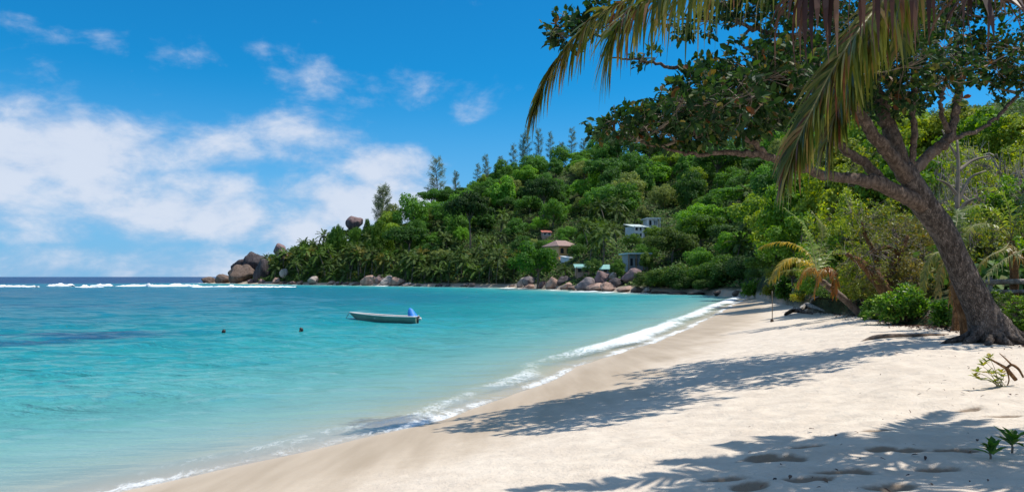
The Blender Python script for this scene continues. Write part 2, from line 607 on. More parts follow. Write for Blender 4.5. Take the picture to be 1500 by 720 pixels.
def make_water():
    m, nt, out = new_mat('water')
    geo = N(nt, 'ShaderNodeNewGeometry')
    pos = geo.outputs['Position']
    dep = N(nt, 'ShaderNodeAttribute', attribute_name='depth').outputs['Fac']
    s = N(nt, 'ShaderNodeAttribute', attribute_name='shore').outputs['Fac']
    far = N(nt, 'ShaderNodeAttribute', attribute_name='far').outputs['Fac']
    foam = N(nt, 'ShaderNodeAttribute', attribute_name='foam').outputs['Fac']
    weed = N(nt, 'ShaderNodeAttribute', attribute_name='weed').outputs['Fac']
    mpa = N(nt, 'ShaderNodeMapping', ins={'Vector': pos, 'Scale': (.35, 1, 1)}).outputs[0]
    nb = noise(nt, mpa, .09, 4, .55, .5)
    off = M_(nt, 'MULTIPLY', M_(nt, 'SUBTRACT', nb, .5), 26)
    o2 = M_(nt, 'MULTIPLY', off, maprange(nt, s, -3, -30, 0, 1))
    t = M_(nt, 'MULTIPLY', M_(nt, 'ADD', s, o2), -1 / 120.)
    c = ramp(nt, t, [(0, (.54, .66, .58)), (.013, (.34, .58, .52)), (.045, (.14, .45, .43)), (.10, (.042, .36, .365)), (.17, (.012, .285, .305)), (.32, (.006, .20, .26)), (.55, (.006, .165, .24)), (1, (.005, .12, .205))])
    c = mix(nt, far, c, (.004, .045, .14))
    wn = noise(nt, mpa, .5, 4, .6)
    c = mix(nt, M_(nt, 'MULTIPLY', weed, maprange(nt, wn, .34, .62, 0, .95)), c, (.008, .085, .17))
    # ripples: long crests roughly square to the view
    m1 = N(nt, 'ShaderNodeMapping', ins={'Vector': pos, 'Rotation': (0, 0, R(-8)), 'Scale': (.30, 1, 1)}).outputs[0]
    h1 = noise(nt, m1, 1.7, 5, .62, .15)
    h2 = noise(nt, m1, .5, 3, .5, .1)
    h3 = noise(nt, m1, 6.5, 4, .6)
    hh = M_(nt, 'ADD', M_(nt, 'ADD', M_(nt, 'MULTIPLY', h1, .36), M_(nt, 'MULTIPLY', h3, .06)), h2)
    st = maprange(nt, s, -.5, -9, .06, 1.0)
    b = N(nt, 'ShaderNodeBump', ins={'Strength': st, 'Distance': 1.7, 'Height': hh})
    dif = N(nt, 'ShaderNodeBsdfDiffuse', ins={'Color': c, 'Normal': b.outputs[0]})
    gl = N(nt, 'ShaderNodeBsdfGlossy', ins={'Roughness': .06, 'Normal': b.outputs[0]})
    tr = N(nt, 'ShaderNodeBsdfTransparent', ins={'Color': (.97, .99, .985, 1)})
    fr = N(nt, 'ShaderNodeFresnel', ins={'IOR': 1.33, 'Normal': b.outputs[0]})
    clear = N(nt, 'ShaderNodeMixShader', ins={0: M_(nt, 'MULTIPLY', fr.outputs[0], .22), 1: tr.outputs[0], 2: gl.outputs[0]})
    k = M_(nt, 'SUBTRACT', 1.0, M_(nt, 'EXPONENT', M_(nt, 'MULTIPLY', M_(nt, 'MAXIMUM', dep, 0.0), -2.4)))
    # a ruffled sea never mirrors more than part of the low sky: wave slopes cap its mean reflectance
    frc = M_(nt, 'MINIMUM', M_(nt, 'MULTIPLY', fr.outputs[0], .9), .34)
    deep = N(nt, 'ShaderNodeMixShader', ins={0: frc, 1: dif.outputs[0], 2: gl.outputs[0]})
    body = N(nt, 'ShaderNodeMixShader', ins={0: k, 1: clear.outputs[0], 2: deep.outputs[0]})
    m2 = N(nt, 'ShaderNodeMapping', ins={'Vector': pos, 'Rotation': (0, 0, R(28)), 'Scale': (1, .55, 1)}).outputs[0]
    na = noise(nt, m2, 1.5, 6, .65, 1.2)
    nb_ = noise(nt, m2, 5.5, 5, .65, .8)
    vein = M_(nt, 'SUBTRACT', 1.0, M_(nt, 'MULTIPLY', M_(nt, 'ABSOLUTE', M_(nt, 'SUBTRACT', nb_, .5)), 4.0))
    vein2 = M_(nt, 'SUBTRACT', 1.0, M_(nt, 'MULTIPLY', M_(nt, 'ABSOLUTE', M_(nt, 'SUBTRACT', na, .5)), 4.5))
    fn = M_(nt, 'ADD', M_(nt, 'MULTIPLY', vein, .26), M_(nt, 'ADD', M_(nt, 'MULTIPLY', vein2, .22), M_(nt, 'MULTIPLY', noise(nt, m2, .8, 3, .5), .35)))
    ff = maprange(nt, M_(nt, 'ADD', fn, M_(nt, 'MULTIPLY', foam, .75)), .80, 1.16)
    ff = M_(nt, 'MULTIPLY', ff, maprange(nt, foam, .02, .12))
    fo = N(nt, 'ShaderNodeBsdfPrincipled', ins={'Base Color': (.82, .84, .84, 1), 'Roughness': .9})
    fin = N(nt, 'ShaderNodeMixShader', ins={0: M_(nt, 'MULTIPLY', ff, .84), 1: body.outputs[0], 2: fo.outputs[0]})
    nt.links.new(fin.outputs[0], out.inputs[0])
    return m


def make_hill_mat():
    m, nt, out = new_mat('hill_soil')
    geo = N(nt, 'ShaderNodeNewGeometry')
    pos = geo.outputs['Position']
    z = N(nt, 'ShaderNodeSeparateXYZ', ins={0: pos}).outputs[2]
    n = noise(nt, pos, .25, 6, .65)
    c = mix(nt, maprange(nt, n, .35, .68), (.018, .03, .012), (.075, .085, .035))
    c = mix(nt, maprange(nt, noise(nt, pos, .9, 4), .6, .75, 0, .6), c, (.12, .085, .055))
    sh = maprange(nt, M_(nt, 'ADD', z, M_(nt, 'MULTIPLY', n, 1.2)), 2.0, 1.3)
    c = mix(nt, sh, c, (.4, .33, .26))
    b = N(nt, 'ShaderNodeBump', ins={'Strength': 1, 'Distance': .4, 'Height': noise(nt, pos, 1.2, 8, .65)})
    p = N(nt, 'ShaderNodeBsdfPrincipled', ins={'Base Color': c, 'Roughness': .95, 'Specular IOR Level': .1, 'Normal': b.outputs[0]})
    nt.links.new(p.outputs[0], out.inputs[0])
    return m


MT['sand'], MT['water'], MT['soil'] = make_sand(), make_water(), make_hill_mat()


# ------------------------------------------------------------------ sky and sun
SUN = norm([.98, .17, 0]) * math.cos(R(64)) + np.array([0, 0, math.sin(R(64))])
sd = bpy.data.lights.new('sun', 'SUN')
sd.energy = 4.4
sd.angle = R(.53)
sd.color = (1, .95, .87)
so = bpy.data.objects.new('sun', sd)
COL.objects.link(so)
so.location = (20, 8, 40)
so.rotation_euler = Vector(SUN).to_track_quat('Z', 'Y').to_euler()

w = bpy.data.worlds.new('World')
sc.world = w
w.use_nodes = True
nt = w.node_tree
nt.nodes.clear()
wo = nt.nodes.new('ShaderNodeOutputWorld')
sky = N(nt, 'ShaderNodeTexSky', sky_type='NISHITA', sun_disc=False)
sky.sun_elevation = R(64)
sky.sun_rotation = math.atan2(.98, .17)
sky.air_density, sky.dust_density, sky.ozone_density = 1.0, .35, 2.6
d = N(nt, 'ShaderNodeTexCoord').outputs['Generated']
xyz = N(nt, 'ShaderNodeSeparateXYZ', ins={0: d})
X, Y, Z = xyz.outputs
az = M_(nt, 'ARCTAN2', X, Y)
hyp = M_(nt, 'SQRT', M_(nt, 'ADD', M_(nt, 'MULTIPLY', X, X), M_(nt, 'MULTIPLY', Y, Y)))
el = M_(nt, 'ARCTAN2', Z, hyp)
CL = [(90, 215, 340, 80, 1.0), (-80, 250, 280, 100, 1.0), (330, 215, 170, 50, .85), (565, 250, 95, 56, .92), (490, 300, 200, 62, .98), (250, 275, 340, 50, .85),
      (60, 345, 260, 22, .7), (290, 340, 70, 12, .7), (330, 385, 540, 50, .78), (448, 112, 110, 34, .46), (590, 130, 115, 40, .48), (655, 160, 90, 34, .36),
      (245, 72, 130, 28, .46), (372, 60, 80, 24, .36), (180, 48, 75, 20, .32), (20, 25, 80, 22, .3), (520, 195, 130, 34, .55), (420, 210, 160, 56, .8), (640, 240, 60, 60, .45), (200, 300, 440, 75, .95), (440, 335, 300, 60, .88)]
msk = None
for (cx, cy, rx, ry, st) in CL:
    a0 = math.atan((cx - 750) / F)
    e0 = math.atan((405 - cy) / F * math.cos(a0))
    ra, re = rx / F * math.cos(a0) ** 2, ry / F
    q = M_(nt, 'ADD', M_(nt, 'POWER', M_(nt, 'ABSOLUTE', M_(nt, 'MULTIPLY', M_(nt, 'SUBTRACT', az, a0), 1 / ra)), 2.0),
           M_(nt, 'POWER', M_(nt, 'ABSOLUTE', M_(nt, 'MULTIPLY', M_(nt, 'SUBTRACT', el, e0), 1 / re)), 2.0))
    k = M_(nt, 'MULTIPLY', M_(nt, 'EXPONENT', M_(nt, 'MULTIPLY', q, -1.1)), st)
    msk = k if msk is None else M_(nt, 'MAXIMUM', msk, k)
cv = N(nt, 'ShaderNodeCombineXYZ', ins={0: M_(nt, 'MULTIPLY', az, 1.0), 1: M_(nt, 'MULTIPLY', el, 1.75), 2: .37}).outputs[0]
cn = noise(nt, cv, 5.5, 9, .58, .35)
cn2 = noise(nt, cv, 16, 7, .6, .2)
dens = M_(nt, 'ADD', M_(nt, 'MULTIPLY', msk, 1.2), M_(nt, 'ADD', M_(nt, 'MULTIPLY', M_(nt, 'SUBTRACT', cn, .5), 2.1), M_(nt, 'MULTIPLY', M_(nt, 'SUBTRACT', cn2, .5), 1.15)))
cov = maprange(nt, dens, .3, 1.15)
cov = M_(nt, 'MULTIPLY', cov, .9)
# clouds added out of view, overhead and behind, to whiten the fill light
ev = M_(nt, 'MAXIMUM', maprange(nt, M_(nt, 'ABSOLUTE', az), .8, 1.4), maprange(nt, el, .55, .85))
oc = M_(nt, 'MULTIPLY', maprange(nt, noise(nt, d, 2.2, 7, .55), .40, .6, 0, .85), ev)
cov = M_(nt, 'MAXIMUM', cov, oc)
cl_sh = maprange(nt, M_(nt, 'ADD', M_(nt, 'MULTIPLY', cn2, .5), M_(nt, 'MULTIPLY', dens, .55)), .35, .95)
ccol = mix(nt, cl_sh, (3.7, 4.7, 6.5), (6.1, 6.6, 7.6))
tint = mix(nt, 1.0, sky.outputs[0], (.06, .76, 1.15), 'MULTIPLY')
# the deep blue above thins to a paler band low over the sea
pale = maprange(nt, el, .26, .0, 0, .75)
tint = mix(nt, pale, tint, (2.3, 4.2, 7.2))
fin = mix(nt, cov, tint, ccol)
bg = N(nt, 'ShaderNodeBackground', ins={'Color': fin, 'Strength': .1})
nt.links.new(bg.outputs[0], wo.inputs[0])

# ------------------------------------------------------------------ beach
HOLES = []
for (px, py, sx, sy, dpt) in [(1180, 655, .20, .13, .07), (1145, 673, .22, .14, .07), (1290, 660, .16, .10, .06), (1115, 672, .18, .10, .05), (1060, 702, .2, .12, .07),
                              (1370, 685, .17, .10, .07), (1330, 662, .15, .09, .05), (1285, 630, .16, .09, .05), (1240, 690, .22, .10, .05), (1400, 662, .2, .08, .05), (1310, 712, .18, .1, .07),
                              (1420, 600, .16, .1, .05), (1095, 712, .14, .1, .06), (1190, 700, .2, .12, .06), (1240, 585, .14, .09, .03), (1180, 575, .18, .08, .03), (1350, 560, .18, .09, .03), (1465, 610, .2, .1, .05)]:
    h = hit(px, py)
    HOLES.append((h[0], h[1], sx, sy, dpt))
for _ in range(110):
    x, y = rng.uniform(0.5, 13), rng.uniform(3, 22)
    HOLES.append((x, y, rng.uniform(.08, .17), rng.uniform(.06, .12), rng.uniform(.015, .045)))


def build_beach():
    rr = np.concatenate([[.5, 1.0, 1.5], np.geomspace(2, 14, 430), np.geomspace(14.1, 60, 260), np.geomspace(60.5, 420, 160)])
    aa = np.concatenate([np.linspace(-180, -62, 50)[:-1], np.linspace(-62, -20, 160)[:-1], np.linspace(-20, 42, 620)[:-1], np.linspace(42, 180, 90)])
    rg, ag = np.meshgrid(rr, np.radians(aa), indexing='ij')
    x, y = rg * np.sin(ag), rg * np.cos(ag)
    s, al = coast(x, y)
    s = s.reshape(x.shape)
    z = beach_z(x, y, s)
    dry = sstep(3.5, 8, s)
    z += dry * (.022 * fbm(x / .9, y / .9, 21, 3) + .016 * fbm(x / .33, y / .33, 27, 2)) * sstep(60, 20, rg)
    hollow_tone = np.zeros_like(x)  # strength of the darker brown, fading outward from each deeper hollow
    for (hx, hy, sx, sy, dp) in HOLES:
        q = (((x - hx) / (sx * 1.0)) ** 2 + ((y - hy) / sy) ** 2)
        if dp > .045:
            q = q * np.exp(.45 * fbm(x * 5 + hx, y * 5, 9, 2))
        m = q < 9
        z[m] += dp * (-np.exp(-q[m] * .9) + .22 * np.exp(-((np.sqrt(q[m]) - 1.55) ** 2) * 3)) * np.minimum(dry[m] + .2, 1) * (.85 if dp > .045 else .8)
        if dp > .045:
            hollow_tone[m] = np.maximum(hollow_tone[m], np.exp(-q[m] * .7))
    hz = hill_z(x, y)
    lit = sstep(-1.2, .3, hz - z) * .9 + sstep(9, 14, s) * .1
    keep = (s > -45)
    g = Geo()
    nr, na = x.shape
    i, j = np.meshgrid(np.arange(nr - 1), np.arange(na - 1), indexing='ij')
    i, j = i.ravel(), j.ravel()
    Q = np.stack([i * na + j, (i + 1) * na + j, (i + 1) * na + j + 1, i * na + j + 1], 1)
    kq = keep.ravel()[Q].any(1) & ((z - hz).ravel()[Q].max(1) > -3)
    Q = Q[kq][:, ::-1]
    used = np.unique(Q)
    remap = np.full(nr * na, -1)
    remap[used] = np.arange(len(used))
    V = np.stack([x.ravel(), y.ravel(), z.ravel()], 1)[used]
    g.add(V, remap[Q])
    o = g.obj('beach', MT['sand'], attrs={'shore': s.ravel()[used], 'litter': lit.ravel()[used], 'hollow_tone': hollow_tone.ravel()[used]})
    tag(o, kind='structure')


build_beach()


def build_water():
    rr = np.concatenate([np.geomspace(5, 60, 420), np.geomspace(60.6, 500, 240)[0:], np.geomspace(510, 20000, 70)])
    aa = np.concatenate([np.linspace(-110, -42, 90)[:-1], np.linspace(-42, 24, 560)[:-1], np.linspace(24, 60, 40)])
    rg, ag = np.meshgrid(rr, np.radians(aa), indexing='ij')
    x, y = rg * np.sin(ag), rg * np.cos(ag)
    s, al = coast(x, y)
    s, al = s.reshape(x.shape), al.reshape(x.shape)
    spac = np.maximum(np.gradient(rr)[:, None] * np.ones_like(x), rg * R(.14))
    z = np.zeros_like(x)
    r2 = np.random.default_rng(5)
    off = sstep(-.5, -15, s)
    for k in range(46):
        lam = r2.uniform(.7, 1.0) * (.65 * 1.095 ** k)
        ang = r2.normal(R(-68), .42)
        kx, ky = math.cos(ang) * 2 * np.pi / lam, math.sin(ang) * 2 * np.pi / lam
        amp = .0080 * min(lam, 5.0) ** .75 * (1 if lam < 9 else .6) * sstep(2.2, 5.0, lam / spac)
        wob = 1.1 * fbm(x / (lam * 5), y / (lam * 5), 100 + k, 2)
        z += amp * np.sin(kx * x + ky * y + r2.uniform(0, 6.28) + wob) * (.10 + .90 * off)
    # swash climbing the sand in lobes, and the small breaker behind it
    n1 = fbm(al / 7.0, al * 0, 61, 3)
    n2 = fbm(al / 2.2, al * 0 + 5, 67, 2)
    grow = sstep(10, 40, rg)
    climb = .05 + .03 * n1 + .012 * n2 + .03 * grow
    z += climb * sstep(-3.0, -.4, s)
    sb = -.45 - .75 * grow + .3 * n1 + .18 * n2
    ridge = np.exp(-((s - sb) / (.35 + .35 * grow)) ** 2)
    z += ridge * (.025 + .10 * grow * (.55 + .45 * n2))
    bz = beach_z(x, y, s)
    dep = z - bz
    edge = np.exp(-((dep - .018) / .045) ** 2) * (s > -3)
    behind = sstep(sb - .5 - 1.2 * grow, sb + .1, s) * sstep(.9, .0, s - sb - .7 * grow)
    foam = np.clip(.56 * edge * (.82 + .30 * grow) * (1 + .3 * n2) + ridge * (.12 + .27 * grow) * (.95 + .25 * n2) + behind * (.26 + .24 * grow) * (.9 + .3 * n1), 0, 1.1)
    foam *= (s > -12)
    # rocks of the far shore get a thin wash of foam
    foam = np.where((rg > 125) & (s > -3.2 - 1.5 * n1) & (s < 3), np.maximum(foam * .3, .45 + .3 * n2), foam)
    far = sstep(300, 420, y - .10 * x + 8 * fbm(x / 40, y / 9, 91, 3))
    wp = P(5, 500, 35.7)
    weed = np.exp(-(((x - wp[0]) / 5.5) ** 2 + ((y - wp[1] - 2.0) / 3.6) ** 2)) * 1.3
    wp = P(130, 488, 41)
    weed += np.exp(-(((x - wp[0]) / 4.5) ** 2 + ((y - wp[1]) / 3.0) ** 2)) * .55
    wp = P(60, 445, 80)
    weed += np.exp(-(((x - wp[0]) / 26.) ** 2 + ((y - wp[1]) / 5.0) ** 2)) * .5
    wp = P(830, 462, 60)
    weed += np.exp(-(((x - wp[0]) / 8.) ** 2 + ((y - wp[1]) / 9.0) ** 2)) * .22
    nr, na = x.shape
    i, j = np.meshgrid(np.arange(nr - 1), np.arange(na - 1), indexing='ij')
    i, j = i.ravel(), j.ravel()
    Q = np.stack([i * na + j, i * na + j + 1, (i + 1) * na + j + 1, (i + 1) * na + j], 1)
    kq = (s.ravel()[Q].min(1) < 3.5) & (dep.ravel()[Q].max(1) > -.35)
    Q = Q[kq]
    used = np.unique(Q)
    remap = np.full(nr * na, -1)
    remap[used] = np.arange(len(used))
    g = Geo()
    g.add(np.stack([x.ravel(), y.ravel(), z.ravel()], 1)[used], remap[Q][:, ::-1])
    o = g.obj('sea', MT['water'], attrs={'shore': s.ravel()[used], 'depth': dep.ravel()[used], 'foam': foam.ravel()[used], 'far': far.ravel()[used], 'weed': np.clip(weed, 0, 1).ravel()[used]})
    tag(o, kind='structure')
    SEA.append((x[:700], y[:700], z[:700]))


SEA = []
build_water()


def sea_z(px, py):
    x, y, z = SEA[0]
    i = np.argmin((x - px) ** 2 + (y - py) ** 2)
    return float(z.ravel()[i])


def build_hill():
    pu = np.linspace(190, 3300, 520)
    u = (pu - 750) / F
    tt = np.concatenate([np.linspace(-.08, 0, 4)[:-1], np.linspace(0, 1.15, 190), np.linspace(1.25, 3.0, 12)])
    ug, tg = np.meshgrid(u, tt, indexing='ij')
    d0, d1 = np.interp(ug, U_, D0_), np.interp(ug, U_, D1_)
    y = d0 + tg * (d1 - d0)
    x = ug * y
    z = hill_z(x, y)
    n, m = x.shape
    i, j = np.meshgrid(np.arange(n - 1), np.arange(m - 1), indexing='ij')
    i, j = i.ravel(), j.ravel()
    Q = np.stack([i * m + j, (i + 1) * m + j, (i + 1) * m + j + 1, i * m + j + 1], 1)
    g = Geo()
    g.add(np.stack([x.ravel(), y.ravel(), z.ravel()], 1), Q)
    tag(g.obj('hill', MT['soil']), kind='structure')


build_hill()

# ------------------------------------------------------------------ breakers on the reef
MT['white_foam'] = mat_plain('white_foam', (.84, .86, .87), .9, .12, 1.2, bump=.1)


def breaker(px0, px1, py, h, label, seed):
    g = Geo()
    n = max(10, int((px1 - px0) / 1.6))
    D = 3.0 * F / (py - 405 + 2)
    t = np.linspace(0, 1, n)
    r2 = np.random.default_rng(seed)
    env = np.sin(np.pi * np.clip(t, .02, .98)) ** .35
    hh = h * env * (.55 + .6 * np.abs(fbm(t * 9 + seed, t * 0, seed, 3)))
    x = np.array([P(px0 + (px1 - px0) * k, py, D)[0] for k in t])
    y = D + 3.0 * fbm(t * 4, t * 0 + 3, seed + 2, 2)
    sec = [(-1.1, -.1), (-.8, .3), (-.3, .85), (.1, 1.0), (.6, .6), (1.6, -.12)]
    V = []
    for k in range(n):
        for (a, b) in sec:
            V.append((x[k] + r2.normal(0, .1), y[k] + a * 1.3 * h + r2.normal(0, .08), max(-.1, b * hh[k] + r2.normal(0, .05))))
    m = len(sec)
    Q = [(i * m + j, (i + 1) * m + j, (i + 1) * m + j + 1, i * m + j + 1) for i in range(n - 1) for j in range(m - 1)]
    g.add(V, Q)
    o = g.obj('breaking_wave', MT['white_foam'])
    tag(o, label, 'wave', 'white waves breaking along the reef', kind='structure')


for k, (a, b, py, h, lb) in enumerate([(-60, 42, 417.5, .75, 'long white breaking wave at the left edge of the sea'),
                                       (38, 56, 418.3, .45, 'short low white wave just right of the leftmost breaker'),
                                       (70, 110, 416.6, .8, 'high white breaking wave with a gap of blue on both sides'),
                                       (106, 152, 418.6, .5, 'low white wave in front of the gap between two breakers'),
                                       (130, 168, 416.8, .7, 'curling white wave left of the long breaker to the headland'),
                                       (172, 300, 417.2, .85, 'long white breaker running up to the headland tip'),
                                       (290, 435, 418.2, .55, 'white surf line washing along the foot of the headland rocks')]):
    breaker(a, b, py, h, lb, 40 + k)

# ------------------------------------------------------------------ boulders
def rock_mesh(seed):
    r2 = np.random.default_rng(seed)
    n, m = 34, 22
    th = np.linspace(0, 2 * np.pi, n, endpoint=False)
    ph = np.linspace(0, np.pi, m)
    V = []
    planes = norm(r2.normal(0, 1, (14, 3)) * [1, 1, .7])
    off = r2.uniform(.62, .95, 14)
    for p in ph:
        for t in th:
            d = np.array([math.sin(p) * math.cos(t), math.sin(p) * math.sin(t), math.cos(p)])
            r = 1.0
            dt = planes @ d
            lim = np.where(dt > .2, off / np.maximum(dt, .2), 9)
            r = min(1.08, lim.min())
            r *= 1 + .07 * float(fbm(d[0] * 2.2 + seed, d[1] * 2.2 + d[2] * 1.7, seed, 4))
            V.append(d * r)
    Q = [(i * n + j, (i + 1) * n + j, (i + 1) * n + (j + 1) % n, i * n + (j + 1) % n) for i in range(m - 1) for j in range(n)]
    g = Geo()
    g.add(V, Q)
    return g.mesh('boulder', MT['rock'])


ROCKM = [rock_mesh(s) for s in (3, 8, 14, 21, 33, 41)]
PINK, PALE, GREY, BROWN, DARK, PURP = (.42, .28, .22), (.42, .36, .32), (.2, .17, .17), (.19, .135, .105), (.09, .075, .078), (.25, .17, .165)
# left px, top py, right px, bottom py, colour, label, extra distance
BOULDERS = [
    (293, 405, 316, 416, BROWN, 'small brown boulder at the very tip of the headland', 0),
    (312, 402, 340, 416, BROWN, 'rounded orange brown boulder second from the headland tip', 0),
    (331, 389, 373, 416, BROWN, 'broad brown boulder with pale vertical streaks under the dark headland rock', 1),
    (339, 380, 366, 402, DARK, 'dark grey sloping boulder on the left shoulder of the headland', 6),
    (357, 371, 387, 400, DARK, 'huge dark grey rounded boulder topping the headland point', 8),
    (371, 381, 394, 414, DARK, 'dark upright boulder right of the streaked brown one', 3),
    (361, 408, 376, 417, PURP, 'low mauve boulder at the waterline below the streaked boulder', -2),
    (377, 409, 389, 417, PURP, 'small mauve boulder left of the lone orange shore boulder', -2),
    (398, 407, 411, 417, PINK, 'orange boulder at the water below the first headland palms', -2),
    (410, 412, 424, 417, BROWN, 'flat brown rock right of the lone orange boulder', -2),
    (424, 412, 438, 417, PURP, 'flat mauve rock between brown and white shore rocks', -2),
    (436, 411, 446, 417, BROWN, 'little brown rock beside the whitish sloping boulder', -2),
    (450, 404, 466, 416, PALE, 'whitish sloping boulder under the dense palms', -1),
    (401, 357, 417, 371, PURP, 'mauve boulder high among the headland palms', 10),
    (406, 367, 421, 385, PURP, 'tall mauve boulder just under the highest headland boulder', 7),
    (409, 394, 423, 405, PALE, 'pale boulder amid undergrowth above the orange shore boulder', 2),
    (509, 317, 530, 334, PURP, 'big round grey boulder standing on the skyline ridge', 0),
    (480, 411, 492, 418, PINK, 'small pinkish rock at the left of the shore rock row', -1),
    (491, 411, 503, 418, PURP, 'small mauve rock in the shore row', -1),
    (503, 413, 514, 419, BROWN, 'low brown rock left of the big pink boulders', -1),
    (515, 414, 531, 419, BROWN, 'flat dark brown rock touching the big pink boulders', -1),
    (530, 404, 552, 419, PINK, 'large pink boulder, left one of the bright pair', -1),
    (551, 405, 562, 415, PURP, 'upright mauve boulder between the two large pink boulders', 1),
    (558, 404, 578, 418, PALE, 'leaning beige boulder behind the right pink boulder', 0),
    (552, 402, 560, 407, PINK, 'small pink boulder peeking over the upright mauve one', 3),
    (570, 406, 593, 420, PINK, 'large pink boulder, right one of the bright pair', -2),
    (589, 414, 605, 421, PALE, 'low pale grey rock right of the pink pair', -2),
    (605, 417, 618, 421, DARK, 'thin dark rock at the waterline beyond the pink pair', -2),
    (640, 416, 652, 422, PURP, 'little mauve rock on the dark shaded shore', -1),
    (651, 416, 662, 422, GREY, 'little grey rock on the dark shaded shore', -1),
    (674, 415, 688, 422, GREY, 'grey rock left of the small tan rock near the sand strip', -1),
    (686, 414, 699, 422, PINK, 'small tan rock left of the white sand strip', -1),
    (745, 417, 758, 423, BROWN, 'flat brown rock at the right end of the white sand strip', -1),
    (759, 407, 772, 425, PALE, 'tall pale boulder at the left of the house shore boulders', 0),
    (768, 405, 789, 420, GREY, 'grey round boulder with a pale cap over an orange rock', 2),
    (764, 417, 789, 427, PINK, 'orange flat boulder lying under the grey round one', -2),
    (788, 411, 801, 426, PURP, 'narrow mauve boulder with dark cracks', 0),
    (800, 407, 823, 426, PINK, 'pointed pink boulder in the middle of the shore group', -1),
    (817, 405, 837, 418, DARK, 'dark shaded boulder behind the pointed pink boulder', 5),
    (823, 414, 839, 426, PINK, 'tan boulder with a light tip right of the pointed one', -1),
    (834, 419, 848, 427, BROWN, 'low brown rock between tan boulder and large grey slab', -1),
    (846, 407, 875, 428, GREY, 'large grey sloping boulder left of the pink slab', 0),
    (860, 414, 884, 429, PINK, 'pink slab boulder with an orange foot at the water', -2),
    (871, 397, 896, 420, PURP, 'high mauve boulder behind the slab below the teal roof', 6),
    (880, 414, 903, 429, PINK, 'low tan slab right of the orange footed boulder', -2),
    (893, 399, 903, 408, PALE, 'small white boulder under the teal roofed hut', 7),
    (895, 407, 915, 423, DARK, 'dark blocky boulder right of the mauve heap', 2),
    (914, 394, 942, 413, PURP, 'smooth mauve dome of rock in front of the grey house', 7),
    (904, 419, 928, 430, PINK, 'flat orange rock at the right of the shore group', -1),
    (926, 420, 947, 430, BROWN, 'flat brown rock right of the orange flat one', -1),
    (944, 421, 954, 430, PALE, 'small white rock closing the shore boulder group', -1),
    (955, 427, 985, 432, BROWN, 'low brown reef rock at the foot of the green bank', -2),
    (984, 427, 1012, 433, GREY, 'low grey reef rock below the green bank', -2),
    (1012, 428, 1036, 433, BROWN, 'low dark rock where the beach begins', -2),
    (1046, 425, 1063, 433, BROWN, 'square brown boulder on the far end of the sand', 0),
    (1074, 425, 1089, 433, BROWN, 'dark brown boulder right of the square one on far sand', 0),
    (1088, 421, 1117, 432, GREY, 'broad grey boulder under the far beach bushes', 1),
]
SHORE_D = lambda px: float(np.interp((px - 750) / F, U_, D0_))
ROCK_RECTS = []
for k, (x0, y0, x1, y1, colr, lb, ex) in enumerate(BOULDERS):
    cx = .5 * (x0 + x1)
    if y1 < 404:
        hp = hit(cx, y1 - 1)
        D = float(np.interp((cx - 750) / F, U_, D0_)) + 8 + ex if cx < 460 else hp[1]
        if lb.startswith('big round grey'):
            D = float(np.interp((cx - 750) / F, U_, D1_)) - 14
    else:
        D = SHORE_D(cx) + ex
    lo, hi = P(cx, y1, D), P(cx, y0, D)
    sxz = (x1 - x0) / F * D * .5 * (1.06 if x0 < 400 else 1.22)
    sz = (hi[2] - lo[2]) * .5 * 1.2
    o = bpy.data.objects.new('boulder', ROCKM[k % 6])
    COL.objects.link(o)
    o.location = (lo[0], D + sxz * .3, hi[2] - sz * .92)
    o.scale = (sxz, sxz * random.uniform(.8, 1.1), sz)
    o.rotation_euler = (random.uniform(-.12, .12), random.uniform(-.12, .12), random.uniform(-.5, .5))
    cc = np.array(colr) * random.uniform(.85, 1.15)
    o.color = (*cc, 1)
    tag(o, lb, 'boulder', 'granite boulders along the shore and headland')
    if y1 > 404 or k in (3, 4):
        ROCK_RECTS.append((x0, y0, x1, y1, D))

# ------------------------------------------------------------------ houses on the hillside
MT['orange_wall'] = mat_plain('orange_wall', (.80, .44, .20), .85, .12, 1)
MT['white_wall'] = mat_plain('white_wall', (.72, .73, .74), .8, .1, 1)
MT['grey_wall'] = mat_plain('grey_wall', (.3, .32, .34), .8, .15, 1)
MT['pink_wall'] = mat_plain('pink_wall', (.5, .32, .25), .8, .15, 1)
MT['brown_roof'] = mat_plain('brown_roof', (.3, .2, .17), .85, .25, 3)
MT['red_roof'] = mat_plain('red_roof', (.42, .12, .08), .85, .2, 3)
MT['teal_roof'] = mat_plain('teal_roof', (.2, .4, .36), .6, .15, 2)
MT['pale_roof'] = mat_plain('pale_roof', (.5, .58, .55), .6, .12, 2)
MT['white_roof'] = mat_plain('white_roof', (.74, .76, .77), .6, .08, 2)
MT['dark_glass'] = mat_plain('dark_glass', (.03, .035, .045), .12, .3, 1)
MT['wood'] = mat_plain('wood', (.28, .18, .1), .8, .25, 3)
HOUSE_RECTS = []


